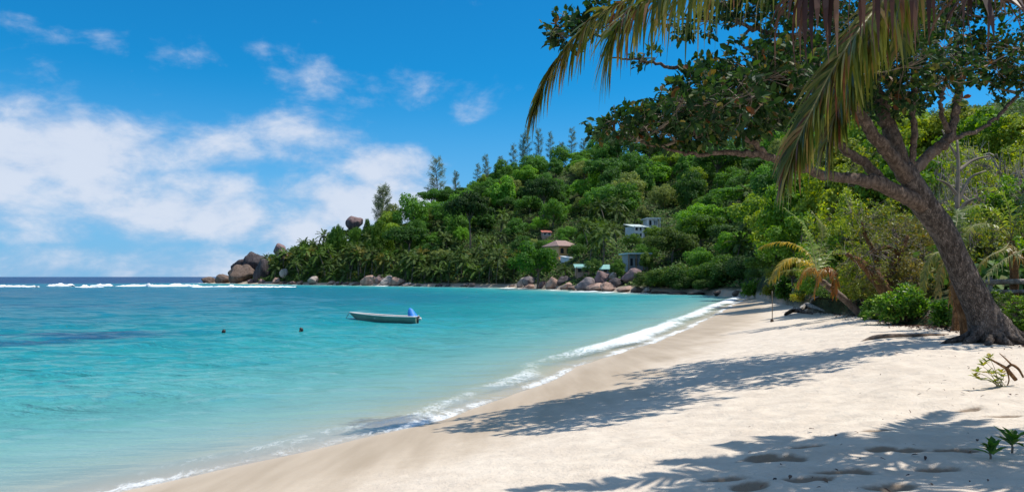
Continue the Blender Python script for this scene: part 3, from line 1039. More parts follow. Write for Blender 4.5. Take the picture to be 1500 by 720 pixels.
def house(name, label, rect, base_py, d, depth, wallm, roofm, roof, nwin, floors=1, arched=False, over=.5, rz=0.0, posts=0, roof_h=1.4, frame='white_wall'):
    x0, y0, x1, y1 = rect
    D = d
    lo, hi = P(.5 * (x0 + x1), base_py, D), P(.5 * (x0 + x1), y0, D)
    W = (x1 - x0) / F * D
    H = hi[2] - lo[2] - (roof_h if roof != 'flat' else .3)
    root = empty(name, (lo[0], D + depth / 2, lo[2]), rz, label, 'house')
    w2, d2 = W / 2 - over, depth / 2
    g = Geo()
    g.add(*(lambda: (np.array([(-w2, -d2, -4), (w2, -d2, -4), (w2, d2, -4), (-w2, d2, -4), (-w2, -d2, H), (w2, -d2, H), (w2, d2, H), (-w2, d2, H)]),
                     [(0, 3, 2, 1), (0, 1, 5, 4), (1, 2, 6, 5), (2, 3, 7, 6), (3, 0, 4, 7)]))())
    g.obj('wall', MT[wallm], root, False)
    g = Geo()
    e, f = W / 2, d2 + over
    if roof == 'flat':
        box(g, (-e, -f - .5, H), (e, f, H + .3))
    elif roof == 'hip':
        r = e * .45
        g.add([(-e, -f, H), (e, -f, H), (e, f, H), (-e, f, H), (-r, 0, H + roof_h), (r, 0, H + roof_h), (-e, -f, H - .15), (e, -f, H - .15), (e, f, H - .15), (-e, f, H - .15)],
              [(0, 1, 5, 4), (2, 3, 4, 5), (6, 7, 1, 0), (7, 8, 2, 1), (8, 9, 3, 2), (9, 6, 0, 3), (6, 9, 8, 7)], [(1, 2, 5), (3, 0, 4)])
    else:
        g.add([(-e, -f, H - .2), (e, -f, H - .2), (e, f, H + roof_h), (-e, f, H + roof_h), (-e, -f, H - .35), (e, -f, H - .35), (e, f, H + roof_h - .15), (-e, f, H + roof_h - .15)],
              [(0, 1, 2, 3), (4, 7, 6, 5), (0, 4, 5, 1), (1, 5, 6, 2), (2, 6, 7, 3), (3, 7, 4, 0)])
    g.obj('roof', MT[roofm], root, False)
    fh = H / floors
    for fl in range(floors):
        for k in range(nwin):
            cx = -w2 + (k + .5) * (2 * w2 / nwin)
            ww, wh = min(1.5, 2 * w2 / nwin * .55), min(1.5, fh * .52)
            z0 = fl * fh + fh * .3
            g = Geo()
            t = .12
            for (a, b, c, dd) in ((-ww / 2 - t, -ww / 2, 0, wh), (ww / 2, ww / 2 + t, 0, wh), (-ww / 2 - t, ww / 2 + t, wh, wh + t), (-ww / 2 - t, ww / 2 + t, -t, 0)):
                box(g, (cx + a, -d2 - .08, z0 + c), (cx + b, -d2 + .003, z0 + dd))
            fr = g.obj('window', MT[frame], root, False)
            g = Geo()
            if arched:
                pts = [(-ww / 2, 0), (ww / 2, 0)] + [(ww / 2 * math.cos(q), wh - ww / 2 + ww / 2 * math.sin(q)) for q in np.linspace(0, np.pi, 9)]
                n = len(pts)
                V = [(cx + a, -d2 - .03, z0 + b) for a, b in pts] + [(cx, -d2 - .03, z0 + wh * .5)]
                g.add(V, None, [(i, (i + 1) % n, n) for i in range(n)])
            else:
                box(g, (cx - ww / 2, -d2 - .03, z0), (cx + ww / 2, -d2 - .005, z0 + wh))
            g.obj('pane', MT['dark_glass'], fr, False)
    for k in range(posts):
        g = Geo()
        cx = -e + .3 + k * (2 * e - .6) / max(1, posts - 1)
        box(g, (cx - .09, -f - .4, -3), (cx + .09, -f - .22, H - .02 if roof != 'hip' else H - .2))
        g.obj('post', MT['wood' if wallm != 'white_wall' else 'white_wall'], root, False)
    HOUSE_RECTS.append((x0, y0, x1, y1, D))
    return root


HO = house('hillside_house', 'orange two storey house with arched windows and brown hipped roof', (803, 351, 842, 374), 376, 206, 7, 'orange_wall', 'brown_roof', 'hip', 3, 1, True, .5, .55, 0, 1.6, 'orange_wall')
g = Geo()
box(g, (-3.4, -5.6, -1.6), (1.6, -3.6, -.9))
g.obj('balcony', MT['orange_wall'], HO, False)
house('annexe', 'small white walled annexe below the orange house', (826, 374, 838, 382), 382, 197, 4, 'white_wall', 'white_roof', 'shed', 1, 1, False, .15, .5, 0, .35)
house('cottage', 'little cottage with a rusty red roof above the orange house', (793, 336, 808, 344), 346, 243, 4, 'pink_wall', 'red_roof', 'shed', 2, 1, False, .25, .1, 0, .7)
house('hillside_villa', 'white villa with pale blue roof highest on the wooded slope', (922, 326, 948, 347), 349, 202, 6, 'white_wall', 'pale_roof', 'shed', 3, 2, False, .4, .25, 3, .9)
house('pavilion', 'white flat roofed pavilion beside and above the white villa', (945, 319, 966, 331), 334, 209, 5, 'white_wall', 'white_roof', 'flat', 2, 1, False, .5, .1, 4)
house('beach_house', 'grey glazed house with a long pale green flat roof near the shore', (915, 370, 952, 394), 396, 161, 6, 'grey_wall', 'pale_roof', 'flat', 4, 1, False, .6, .1, 4, frame='grey_wall')
house('beach_hut', 'teal roofed hut standing just above the mauve boulders', (880, 387, 900, 397), 399, 167, 4, 'grey_wall', 'teal_roof', 'hip', 2, 1, False, .5, 0, 0, 1.0, 'wood')
house('beach_hut', 'brown fronted hut with a faded teal roof left of the teal roofed hut', (842, 386, 866, 399), 401, 176, 4, 'pink_wall', 'teal_roof', 'shed', 2, 1, False, .4, 0, 3, .7, 'wood')

# ------------------------------------------------------------------ hillside trees: prototypes
def sph(n, r2, up=.25):
    d = norm(r2.normal(0, 1, (n, 3)))
    d[:, 2] = np.abs(d[:, 2]) * (1 if up > .9 else 1) * np.where(r2.random(n) < .78, 1, -1)
    return d


def crown_mesh(seed, nl, rx, rz, cz, nleaf, ls, lump=(1.1, 2.0), flat=1.0, mat='hill_leaf'):
    r2 = np.random.default_rng(seed)
    c = norm(r2.normal(0, 1, (nl, 3))) * (r2.random((nl, 1)) ** .4)
    c[:, 2] = np.abs(c[:, 2]) * 1.05 - .32
    c = c * [rx, rx, rz] + [0, 0, cz]
    rad = r2.uniform(*lump, nl) * (rx / 4.5)
    pos, nrm = [], []
    for i in range(nl):
        m = int(nleaf * rad[i] ** 2 / np.sum(rad ** 2)) + 8
        dd = sph(m, r2)
        p = c[i] + dd * (rad[i] * r2.uniform(.6, 1.2, (m, 1))) * [1, 1, flat]
        ok = np.ones(m, bool)
        for j in range(nl):
            if j != i:
                ok &= np.linalg.norm((p - c[j]) / [1, 1, flat], axis=1) > rad[j] * .72
        pos.append(p[ok])
        nrm.append(dd[ok])
    pos, nrm = np.vstack(pos), np.vstack(nrm)
    n = len(pos)
    nj = norm(nrm + r2.normal(0, .45, (n, 3)) + [0, 0, .25])
    ax = norm(np.cross(nj, r2.normal(0, 1, (n, 3))))
    g = Geo()
    L = ls * r2.uniform(.55, 1.5, n)
    leaves(g, pos - ax * L[:, None] * .5, ax, nj, L, L * .8, fine=False, fold=.12, curl=.12)
    return g.mesh('crown', MT[mat], smooth=False), c, rad


def trunk_mesh(c, cz, r0, seed, mat='bark_hill', nlimb=6):
    r2 = np.random.default_rng(seed)
    g = Geo()
    top = np.array([r2.normal(0, .3), r2.normal(0, .3), cz - .6])
    tube(g, spline([(0, 0, -2.5), (r2.normal(0, .2), r2.normal(0, .2), cz * .4), top], 7), np.linspace(r0, r0 * .55, 7), 7)
    for k in r2.permutation(len(c))[:nlimb]:
        tube(g, spline([top - [0, 0, cz * .25], (top + c[k]) * .5 - [0, 0, .3], c[k]], 5), np.linspace(r0 * .5, r0 * .12, 5), 5)
    return g.mesh('trunk', MT[mat])


def proto_tree(name, cat, seed, nl, rx, rz, cz, nleaf, ls, lump, flat, r0):
    root = empty(name, (0, 0, 0), 0, None, cat)
    cm, c, rad = crown_mesh(seed, nl, rx, rz, cz, nleaf, ls, lump, flat)
    for nm, me in (('crown', cm), ('trunk', trunk_mesh(c, cz, r0, seed))):
        o = bpy.data.objects.new(nm, me)
        COL.objects.link(o)
        o.parent = root
    return root


BROAD = [proto_tree('broadleaf_tree', 'tree', 100 + k, nl, rx, rz, cz, 8500, ls, lump, fl, .28)
         for k, (nl, rx, rz, cz, ls, lump, fl) in enumerate([(40, 4.6, 4.4, 3.8, .40, (.8, 1.7), .9), (60, 5.2, 3.8, 3.6, .36, (.6, 1.4), .85), (34, 3.6, 5.6, 4.2, .42, (.9, 1.8), 1.0),
                                                             (44, 5.6, 2.2, 6.2, .38, (.7, 1.4), .6), (52, 4.6, 5.0, 4.2, .36, (.6, 1.6), 1.0), (70, 5.0, 4.2, 3.6, .34, (.5, 1.3), .9)])]
FINE = [proto_tree('broadleaf_tree', 'tree', 140 + k, 34, 4.6, 2.8, 4.0, 11000, .3, (.8, 1.5), .8, .25) for k in range(3)]
HEDGE = [proto_tree('shore_bush', 'bush', 160 + k, 30, 4.4, 2.5, 1.9, 12000, .27, (.8, 1.5), .85, .15) for k in range(3)]


def proto_palm(seed, h, nf, Lf, nleaf=16, lean=1.2):
    r2 = np.random.default_rng(seed)
    root = empty('coconut_palm', (0, 0, 0), 0, None, 'palm')
    g = Geo()
    a = r2.uniform(0, 6.28)
    top = np.array([math.cos(a) * lean, math.sin(a) * lean, h])
    tube(g, spline([(0, 0, -2), (top[0] * .25, top[1] * .25, h * .45), top], 9), np.linspace(.17, .11, 9), 7)
    g.obj('trunk', MT['bark_hill'], root)
    gl = Geo()
    for k in range(nf):
        az_ = k * 2.4 + r2.normal(0, .15)
        e = np.interp(k / nf, [0, 1], [1.15, -.35]) + r2.normal(0, .1)
        d = np.array([math.cos(az_), math.sin(az_)])
        pts = []
        for q in (0, .3, .6, .85, 1.0):
            hr = Lf * q * math.cos(e) * (1 - .10 * q)
            zz = Lf * (q * math.sin(e) - .42 * q * q * (1.1 - .4 * math.sin(e)))
            pts.append((top[0] + d[0] * hr, top[1] + d[1] * hr, h + zz))
        frond(gl, gl, pts, nleaf, Lf * .32, .3, .7, seg=2, t0=.15, r0=.035, rs=3)
    gl.obj('crown', MT['palm_leaf'], root, smooth=False)
    return root


PALMS = [proto_palm(201, 5.5, 17, 3.6), proto_palm(202, 4.2, 18, 3.8, lean=.8), proto_palm(203, 7.0, 16, 3.5, lean=1.8), proto_palm(204, 2.4, 15, 3.7, lean=.4)]


def proto_casuarina(seed, h, w, nb=46):
    r2 = np.random.default_rng(seed)
    root = empty('casuarina_tree', (0, 0, 0), 0, None, 'tree')
    gt, gl = Geo(), Geo()
    tube(gt, spline([(0, 0, -2), (r2.normal(0, .2), 0, h * .5), (r2.normal(0, .4), 0, h)], 8), np.linspace(.2, .03, 8), 6)
    for k in range(nb):
        z = h * (.25 + .75 * (k / nb) ** .85)
        a = r2.uniform(0, 6.28)
        L = w * (1.05 - .75 * (z / h)) * r2.uniform(.5, 1.15) + .4
        e = r2.uniform(.35, .9)
        d = np.array([math.cos(a) * math.cos(e), math.sin(a) * math.cos(e), math.sin(e)])
        p0 = np.array([0, 0, z])
        p1 = p0 + d * L
        tube(gt, spline([p0, p0 + d * L * .55 + [0, 0, -.05], p1], 4), np.linspace(.05, .012, 4), 3)
        m = int(20 * L) + 6
        q = r2.random(m) ** .7
        b = p0 + d * L * (.25 + .75 * q)[:, None] + r2.normal(0, .16, (m, 3))
        ax = norm(d * .6 + r2.normal(0, .5, (m, 3)) + [0, 0, -.15])
        leaves(gl, b, ax, r2.normal(0, 1, (m, 3)), r2.uniform(.35, .8, m), r2.uniform(.05, .10, m), fine=False, curl=.3)
    gt.obj('trunk', MT['bark_hill'], root)
    gl.obj('crown', MT['hill_leaf'], root, smooth=False)
    return root


CASU = [proto_casuarina(301, 11, 3.0), proto_casuarina(302, 9, 2.4), proto_casuarina(303, 12.5, 2.6), proto_casuarina(304, 9, 3.6, 95)]
PROTO_USED = {}


def put(protos, k, loc, rz, scale, label, group, color):
    """first use moves the prototype itself, later uses copy it"""
    pr = protos[k % len(protos)]
    if pr.name not in PROTO_USED:
        PROTO_USED[pr.name] = True
        pr['_pending'] = 1
    return copy_tree(pr, loc, rz, scale, label, group, color)


# ---- where trees may stand
def clear_of(px, py0, py1, half, D):
    for (x0, y0, x1, y1, d) in HOUSE_RECTS:
        if D < d + 7 and px + half * .95 > x0 and px - half * .95 < x1 and py0 < y0 + .62 * (y1 - y0) and py1 > y0:
            return False
    for (x0, y0, x1, y1, d) in ROCK_RECTS:
        if D < d + 3 and px + half * .7 > x0 and px - half * .7 < x1 and py0 < y1 - 3 and py1 > y0:
            return False
    return True


GREENS = [('dark green', (.036, .085, .02)), ('deep green', (.05, .12, .026)), ('mid green', (.07, .155, .03)), ('bright green', (.10, .21, .032)), ('yellow green', (.15, .22, .04)), ('olive', (.12, .15, .05)), ('brownish', (.12, .10, .05))]


def where(px, t):
    col = ('behind the headland rocks' if px < 470 else 'beside the skyline boulder' if px < 550 else 'under the bushy ridge casuarina' if px < 612 else 'below the lone grey casuarina' if px < 672
           else 'above the dark shaded shore' if px < 735 else 'left of the orange house' if px < 798 else 'above the orange house' if px < 860 else 'left of the white villa' if px < 915
           else 'around the white villa' if px < 975 else 'right of the white villa' if px < 1045 else 'over the beach end' if px < 1120 else 'behind the beach shrubs' if px < 1260 else 'behind the big leaning tree')
    row = ('low on the slope' if t < .22 else 'part way up the slope' if t < .45 else 'high on the slope' if t < .75 else 'near the ridge line')
    return row, col


def label_tree(kind, shade, sc_, px, t, sizes=(.9, 1.12)):
    row, col = where(px, t)
    size = 'small' if sc_ < sizes[0] else 'large' if sc_ > sizes[1] else 'midsized'
    return f'{size} {shade} {kind} {row} {col}'


placed = []
r3 = np.random.default_rng(77)


def far_enough(x, y, m):
    for (a, b, c) in placed:
        if (a - x) ** 2 + (b - y) ** 2 < (.5 * (m + c)) ** 2:
            return False
    return True


# the trees one can pick out in the photo: px of the crown, py of its top, height in px, crown style, colour, label
def at_top(px, ptop, D):
    """ground point at distance D in the photo column px and the scale that brings the crown top to ptop"""
    p = P(px, ptop, D)
    z = gz(p[0], D)
    return (p[0], D, z), p[2] - z


SPECIAL = [
    (FINE, 0, 785, 347, 186, 9.2 / 7.0, (.05, .135, .022), 'wide bright green tree in front of the orange house'),
    (BROAD, 3, 690, 283, 262, 1.35, (.024, .055, .016), 'broad dark flat topped tree mid slope under the ridge'),
    (BROAD, 3, 795, 262, 268, 1.25, (.03, .07, .02), 'tall umbrella crowned tree with a bare pale trunk mid slope'),
    (BROAD, 0, 560, 322, 285, 1.0, (.075, .14, .02), 'rounded lime green tree right of the skyline boulder'),
    (FINE, 1, 1025, 308, 168, 1.25, (.06, .13, .022), 'spreading bright green crown over the bank right of the villa'),
    (FINE, 2, 985, 330, 160, 1.15, (.065, .105, .028), 'spreading olive crown hiding the right of the white villa'),
    (BROAD, 2, 1003, 262, 240, 1.1, (.075, .15, .025), 'light green round tree high right of the villa'),
    (BROAD, 1, 494, 324, 300, .7, (.07, .15, .03), 'dark leafy tree hiding the left foot of the skyline boulder'),
    (BROAD, 4, 521, 329, 296, .62, (.085, .17, .03), 'small tree directly under the skyline boulder'),
    (BROAD, 2, 541, 317, 298, .7, (.06, .13, .03), 'deep green tree touching the right side of the skyline boulder'),
    (BROAD, 4, 985, 296, 245, .9, (.08, .17, .03), 'green tree above and right of the white flat roofed pavilion'),
    (BROAD, 0, 1010, 288, 235, 1.0, (.06, .13, .03), 'tree filling the slope right of the pavilion'),
    (BROAD, 5, 1040, 285, 215, 1.0, (.09, .17, .04), 'pale green tree high behind the spreading bank crown'),
    (BROAD, 1, 927, 341, 190, .42, (.09, .17, .04), 'small tree covering the lower left of the white villa'),
    (BROAD, 5, 957, 334, 193, .5, (.12, .20, .04), 'yellowish tree standing before the foot of the pavilion'),
    (BROAD, 0, 906, 379, 160, .4, (.08, .16, .035), 'little tree at the left corner of the grey glazed house'),
    (BROAD, 4, 868, 379, 172, .45, (.10, .17, .045), 'small tree between the two teal roofed huts'),
    (BROAD, 5, 846, 366, 192, .5, (.06, .13, .03), 'deep green tree right of the orange house wall'),
    (BROAD, 2, 948, 382, 157, .42, (.11, .17, .04), 'small tree at the right corner of the grey glazed house'),
    (FINE, 0, 1080, 318, 150, 1.1, (.05, .10, .03), 'grey green tree above the far end of the beach'),
]
GT = 'broadleaf trees on the wooded hill'
for (pl, k, px, ptop, D, s_, colr, lb) in SPECIAL:
    loc, hh = at_top(px, ptop, D)
    hm = {0: 8.2, 1: 7.6, 2: 8.8, 3: 8.2, 4: 8.6, 5: 7.6}[k] if pl is BROAD else 7.2
    put(pl, k, loc, r3.uniform(0, 6.28), (s_ * 1.0, s_ * 1.0, max(.5, hh / hm)), lb, GT, colr)
    placed.append((loc[0], loc[1], 9 * s_))

# shore bank bushes at the end of the beach
GB = 'rounded bushes on the bank at the beach end'
for i, (px, ptop, D, s_, colr, lb) in enumerate([
        (955, 392, 141, .72, (.06, .10, .025), 'olive green bush at the left end of the beach end bank'),
        (985, 380, 137, .9, (.07, .12, .025), 'big yellow green bush on the bank right of the grey house'),
        (1020, 376, 134, .95, (.045, .10, .022), 'big mid green bush in the middle of the beach end bank'),
        (1052, 368, 129, .95, (.06, .125, .025), 'tallest green bush on the beach end bank'),
        (1085, 372, 122, .9, (.05, .095, .028), 'grey green bush on the bank above the square boulder'),
        (1105, 362, 108, .75, (.03, .065, .02), 'dark bush at the right end of the beach end bank'),
        (1000, 402, 133, .6, (.04, .085, .02), 'low dark bush over the brown reef rocks'),
        (1040, 400, 127, .6, (.055, .10, .025), 'low green bush over the far sand'),
        (1112, 398, 98, .4, (.06, .11, .03), 'small dark bush low at the sand right of the broad grey boulder'),
        (1132, 385, 90, .42, (.05, .085, .022), 'dark rounded bush just left of the yellow palm')]):
    loc, hh = at_top(px, ptop, D)
    put(HEDGE, i, loc, r3.uniform(0, 6.28), (s_, s_, max(.35, hh / 4.9)), lb, GB, colr)
    placed.append((loc[0], loc[1], 7 * s_))

# the two casuarinas and the feathery row along the ridge
GC = 'feathery casuarinas along the ridge'
for i, (px, ptop, fall, k, wf, lb) in enumerate([
        (640, 234, .95, 0, 1.0, 'lone pale grey casuarina standing clear on the left skyline'),
        (561, 277, .93, 3, .85, 'bushy grey green casuarina right of the skyline boulder'),
        (668, 248, .97, 1, .6, 'short casuarina right of the lone pale one'),
        (700, 236, .97, 2, .55, 'thin casuarina at the left of the ridge row'),
        (712, 224, .98, 0, .6, 'pointed casuarina standing second from left in the ridge row'),
        (733, 226, .98, 1, .6, 'bushy casuarina low in the dip of the ridge row'),
        (752, 208, .98, 2, .6, 'slim casuarina rising left of the tallest ridge casuarinas'),
        (766, 195, 1.0, 0, .6, 'tall feathery casuarina left of the tallest one'),
        (772, 184, 1.0, 2, .6, 'tallest feathery casuarina on the ridge'),
        (789, 187, 1.0, 0, .6, 'tall casuarina just right of the tallest one'),
        (806, 190, 1.0, 2, .55, 'slender casuarina in the middle right of the ridge row'),
        (822, 205, 1.0, 1, .6, 'short casuarina between two tall ones at the right'),
        (838, 184, 1.0, 2, .65, 'tall casuarina at the right end of the ridge row below the leaf mass'),
        (855, 200, 1.0, 0, .6, 'casuarina half hidden by the dark leaves of the big tree'),
        (742, 232, .96, 1, .5, 'small casuarina in front of the dip in the row')]):
    u = (px - 750) / F
    D = float(np.interp(u, U_, D0_)) + fall * float(np.interp(u, U_, D1_) - np.interp(u, U_, D0_))
    loc, hh = at_top(px, ptop + (0 if i < 2 else 5), D)
    hm = (11, 9, 12.5, 9)[k]
    put(CASU, k, loc, r3.uniform(0, 6.28), (wf * 1.9, wf * 1.9, max(.5, hh / hm)), lb, GC, (.17, .20, .13) if i < 2 else (.11, .155, .105))

# palms in the dense grove of the headland and in clumps round the houses
GP = 'coconut palms on the headland and shore'
npalm = 0
PZ = [(374, 545, -.02, .75, 85, 1.12), (545, 740, -.02, .16, 50, 1.05), (640, 760, .2, .45, 14, 1.0), (560, 1000, .25, .6, 8, 1.0), (850, 925, .08, .4, 16, 1.05), (700, 840, .03, .12, 8, .9), (1060, 1130, .1, .45, 7, 1.0)]
PALM_SH = [('dark green', (.06, .11, .03)), ('grey green', (.09, .145, .045)), ('fresh green', (.10, .18, .04)), ('yellowish', (.19, .19, .05))]
for (a, b, t0, t1, cnt, sc0) in PZ:
    got, tries = 0, 0
    while got < cnt and tries < 900:
        tries += 1
        px = r3.uniform(a, b)
        u = (px - 750) / F
        d0, d1 = float(np.interp(u, U_, D0_)), float(np.interp(u, U_, D1_))
        t = t0 + (t1 - t0) * r3.random() ** 1.1
        y = d0 + t * (d1 - d0) + 1.5
        x = u * y
        s_ = sc0 * r3.uniform(.8, 1.2)
        if not far_enough(x, y, 2.6):
            continue
        z = gz(x, y)
        k = int(r3.integers(0, 4))
        hh = (5.5, 4.2, 7, 2.4)[k] * s_ + 2
        pxx, pyb = px_of((x, y, z))
        _, pyt = px_of((x, y, z + hh))
        if not clear_of(px, pyt, pyb, 2.4 * s_ / y * F, y):
            continue
        sh, colr = PALM_SH[int(r3.choice(4, p=[.3, .36, .26, .08]))]
        stem = ('medium stemmed', 'short stemmed', 'tall stemmed', 'stemless low')[k]
        row, col = where(px, t)
        placed.append((x, y, 3.0))
        put(PALMS, k, (x, y, z), r3.uniform(0, 6.28), s_, f'{stem} {sh} coconut palm {row} {col}', GP, np.array(colr) * r3.uniform(.85, 1.2))
        got += 1
        npalm += 1

# everything else on the slope
got, tries = 0, 0
while got < 290 and tries < 9000:
    tries += 1
    px = r3.uniform(385, 1330)
    u = (px - 750) / F
    d0, d1 = float(np.interp(u, U_, D0_)), float(np.interp(u, U_, D1_))
    t = r3.random() ** .9 * 1.0 + .015
    y = d0 + t * (d1 - d0) + 2
    if px > 1130 and y < 85:
        continue
    if px < 545 and t < .5:
        continue
    x = u * y
    s_ = float(np.clip(r3.normal(.98, .27), .5, 1.6)) * (.72 if px < 545 else 1.0)
    if t < .1 and px > 545:
        s_ *= .75
    if not far_enough(x, y, 5.6 * s_):
        continue
    z = gz(x, y)
    pxx, pyb = px_of((x, y, z))
    _, pyt = px_of((x, y, z + 8.5 * s_))
    if not clear_of(px, pyt, pyb, 5.0 * s_ / y * F, y):
        s_ *= .55
        _, pyt = px_of((x, y, z + 8.5 * s_))
        if not clear_of(px, pyt, pyb, 5.0 * s_ / y * F, y):
            continue
    wts = np.array([.16, .23, .28, .16, .09, .075, .005])
    if px > 1120:
        wts = np.array([.08, .14, .22, .2, .2, .14, .02])
    gi = int(r3.choice(7, p=wts / wts.sum()))
    sh, colr = GREENS[gi]
    placed.append((x, y, 5.6 * s_))
    pl = FINE if y < 150 else BROAD
    put(pl, int(r3.integers(0, 6)), (x, y, z - .5 * s_), r3.uniform(0, 6.28), (s_ * r3.uniform(.85, 1.15), s_ * r3.uniform(.85, 1.15), s_ * r3.uniform(.7, 1.45)), label_tree('broadleaf tree', sh, s_, px, t), GT, np.array(colr) * r3.uniform(1.1, 1.5))
    got += 1
print('hill trees', got, 'palms', npalm)
for pl in (BROAD, FINE, HEDGE, PALMS, CASU):
    for pr in pl:
        for ch in list(pr.children):
            bpy.data.objects.remove(ch)
        bpy.data.objects.remove(pr)

# low growth filling the slope between the trees: nobody could count it
MT['undergrowth'] = mat_leaf('undergrowth', [(0, (.045, .10, .025)), (.55, (.085, .18, .04)), (.85, (.14, .21, .05)), (1, (.22, .19, .09))], trans=.25, rough=.6, objtint=False, spec=.2)
r6 = np.random.default_rng(8)
n = 275000
pxs = r6.uniform(372, 1960, n)
uu = (pxs - 750) / F
d0, d1 = np.interp(uu, U_, D0_), np.interp(uu, U_, D1_)
tt = .012 + 1.0 * r6.random(n) ** .85
yy = d0 + tt * (d1 - d0)
xx = uu * yy
lump = fbm(xx / 3.2, yy / 3.2, 31, 3)
zz = hill_z(xx, yy) + np.clip(.9 + 1.5 * lump, .1, 3.2) * np.interp(pxs, [1500, 1620], [1, 1.9]) * r6.uniform(.2, 1.0, n) ** .6
ok = np.ones(n, bool)
gzz = hill_z(xx, yy)
for (x0, y0, x1, y1, D) in HOUSE_RECTS:
    near = (pxs > x0 - 4) & (pxs < x1 + 4) & (yy > D - 26) & (yy <= D + 1)
    zz = np.where(near, gzz + (zz - gzz) * .22, zz)
    ok &= ~((pxs > x0 - 2) & (pxs < x1 + 2) & (yy > D - 1.5) & (yy < D + 8))
xx, yy, zz = xx[ok], yy[ok], zz[ok]
n = len(xx)
nj = norm(r6.normal(0, .5, (n, 3)) + [0, -.25, .8])
L = r6.uniform(.35, .8, n)
g = Geo()
leaves(g, np.stack([xx, yy, zz], 1), norm(np.cross(nj, r6.normal(0, 1, (n, 3)))), nj, L, L * .7, fine=False, curl=.15)
tag(g.obj('undergrowth', MT['undergrowth'], None, False), 'low green undergrowth covering the slope between the trees', 'undergrowth', kind='stuff')

# ------------------------------------------------------------------ the big leaning tree
TB = hit(1450, 500)
DT = float(TB[1])


def pw(rows):
    """(px, py, distance, width in px) -> points and radii"""
    return np.array([(*P(r[0], r[1], r[2]), r[3] * .5 / F * r[2]) for r in rows])


BT = empty('leaning_tree', TB, 0, 'big dark barked leaning tree spreading over the sand at the right', 'tree')


def child(g, name, mat, root, smooth=True):
    o = g.obj(name, mat, root, smooth)
    o.matrix_parent_inverse = Matrix.Translation(-root.location)
    return o


g = Geo()
tr = spline(pw([(1462, 512, DT, 120), (1453, 488, DT, 92), (1440, 455, DT, 72), (1410, 395, DT, 62), (1382, 340, DT - .1, 58), (1354, 298, DT - .3, 58), (1334, 264, DT - .5, 50), (1326, 240, DT - .55, 34)]), 40)
tube(g, tr[:, :3], tr[:, 3] * np.interp(np.linspace(0, 1, 40), [0, .25, 1], [.74, .61, .62]), 22, True, .15, 3)
child(g, 'trunk', MT['bark_main'], BT)
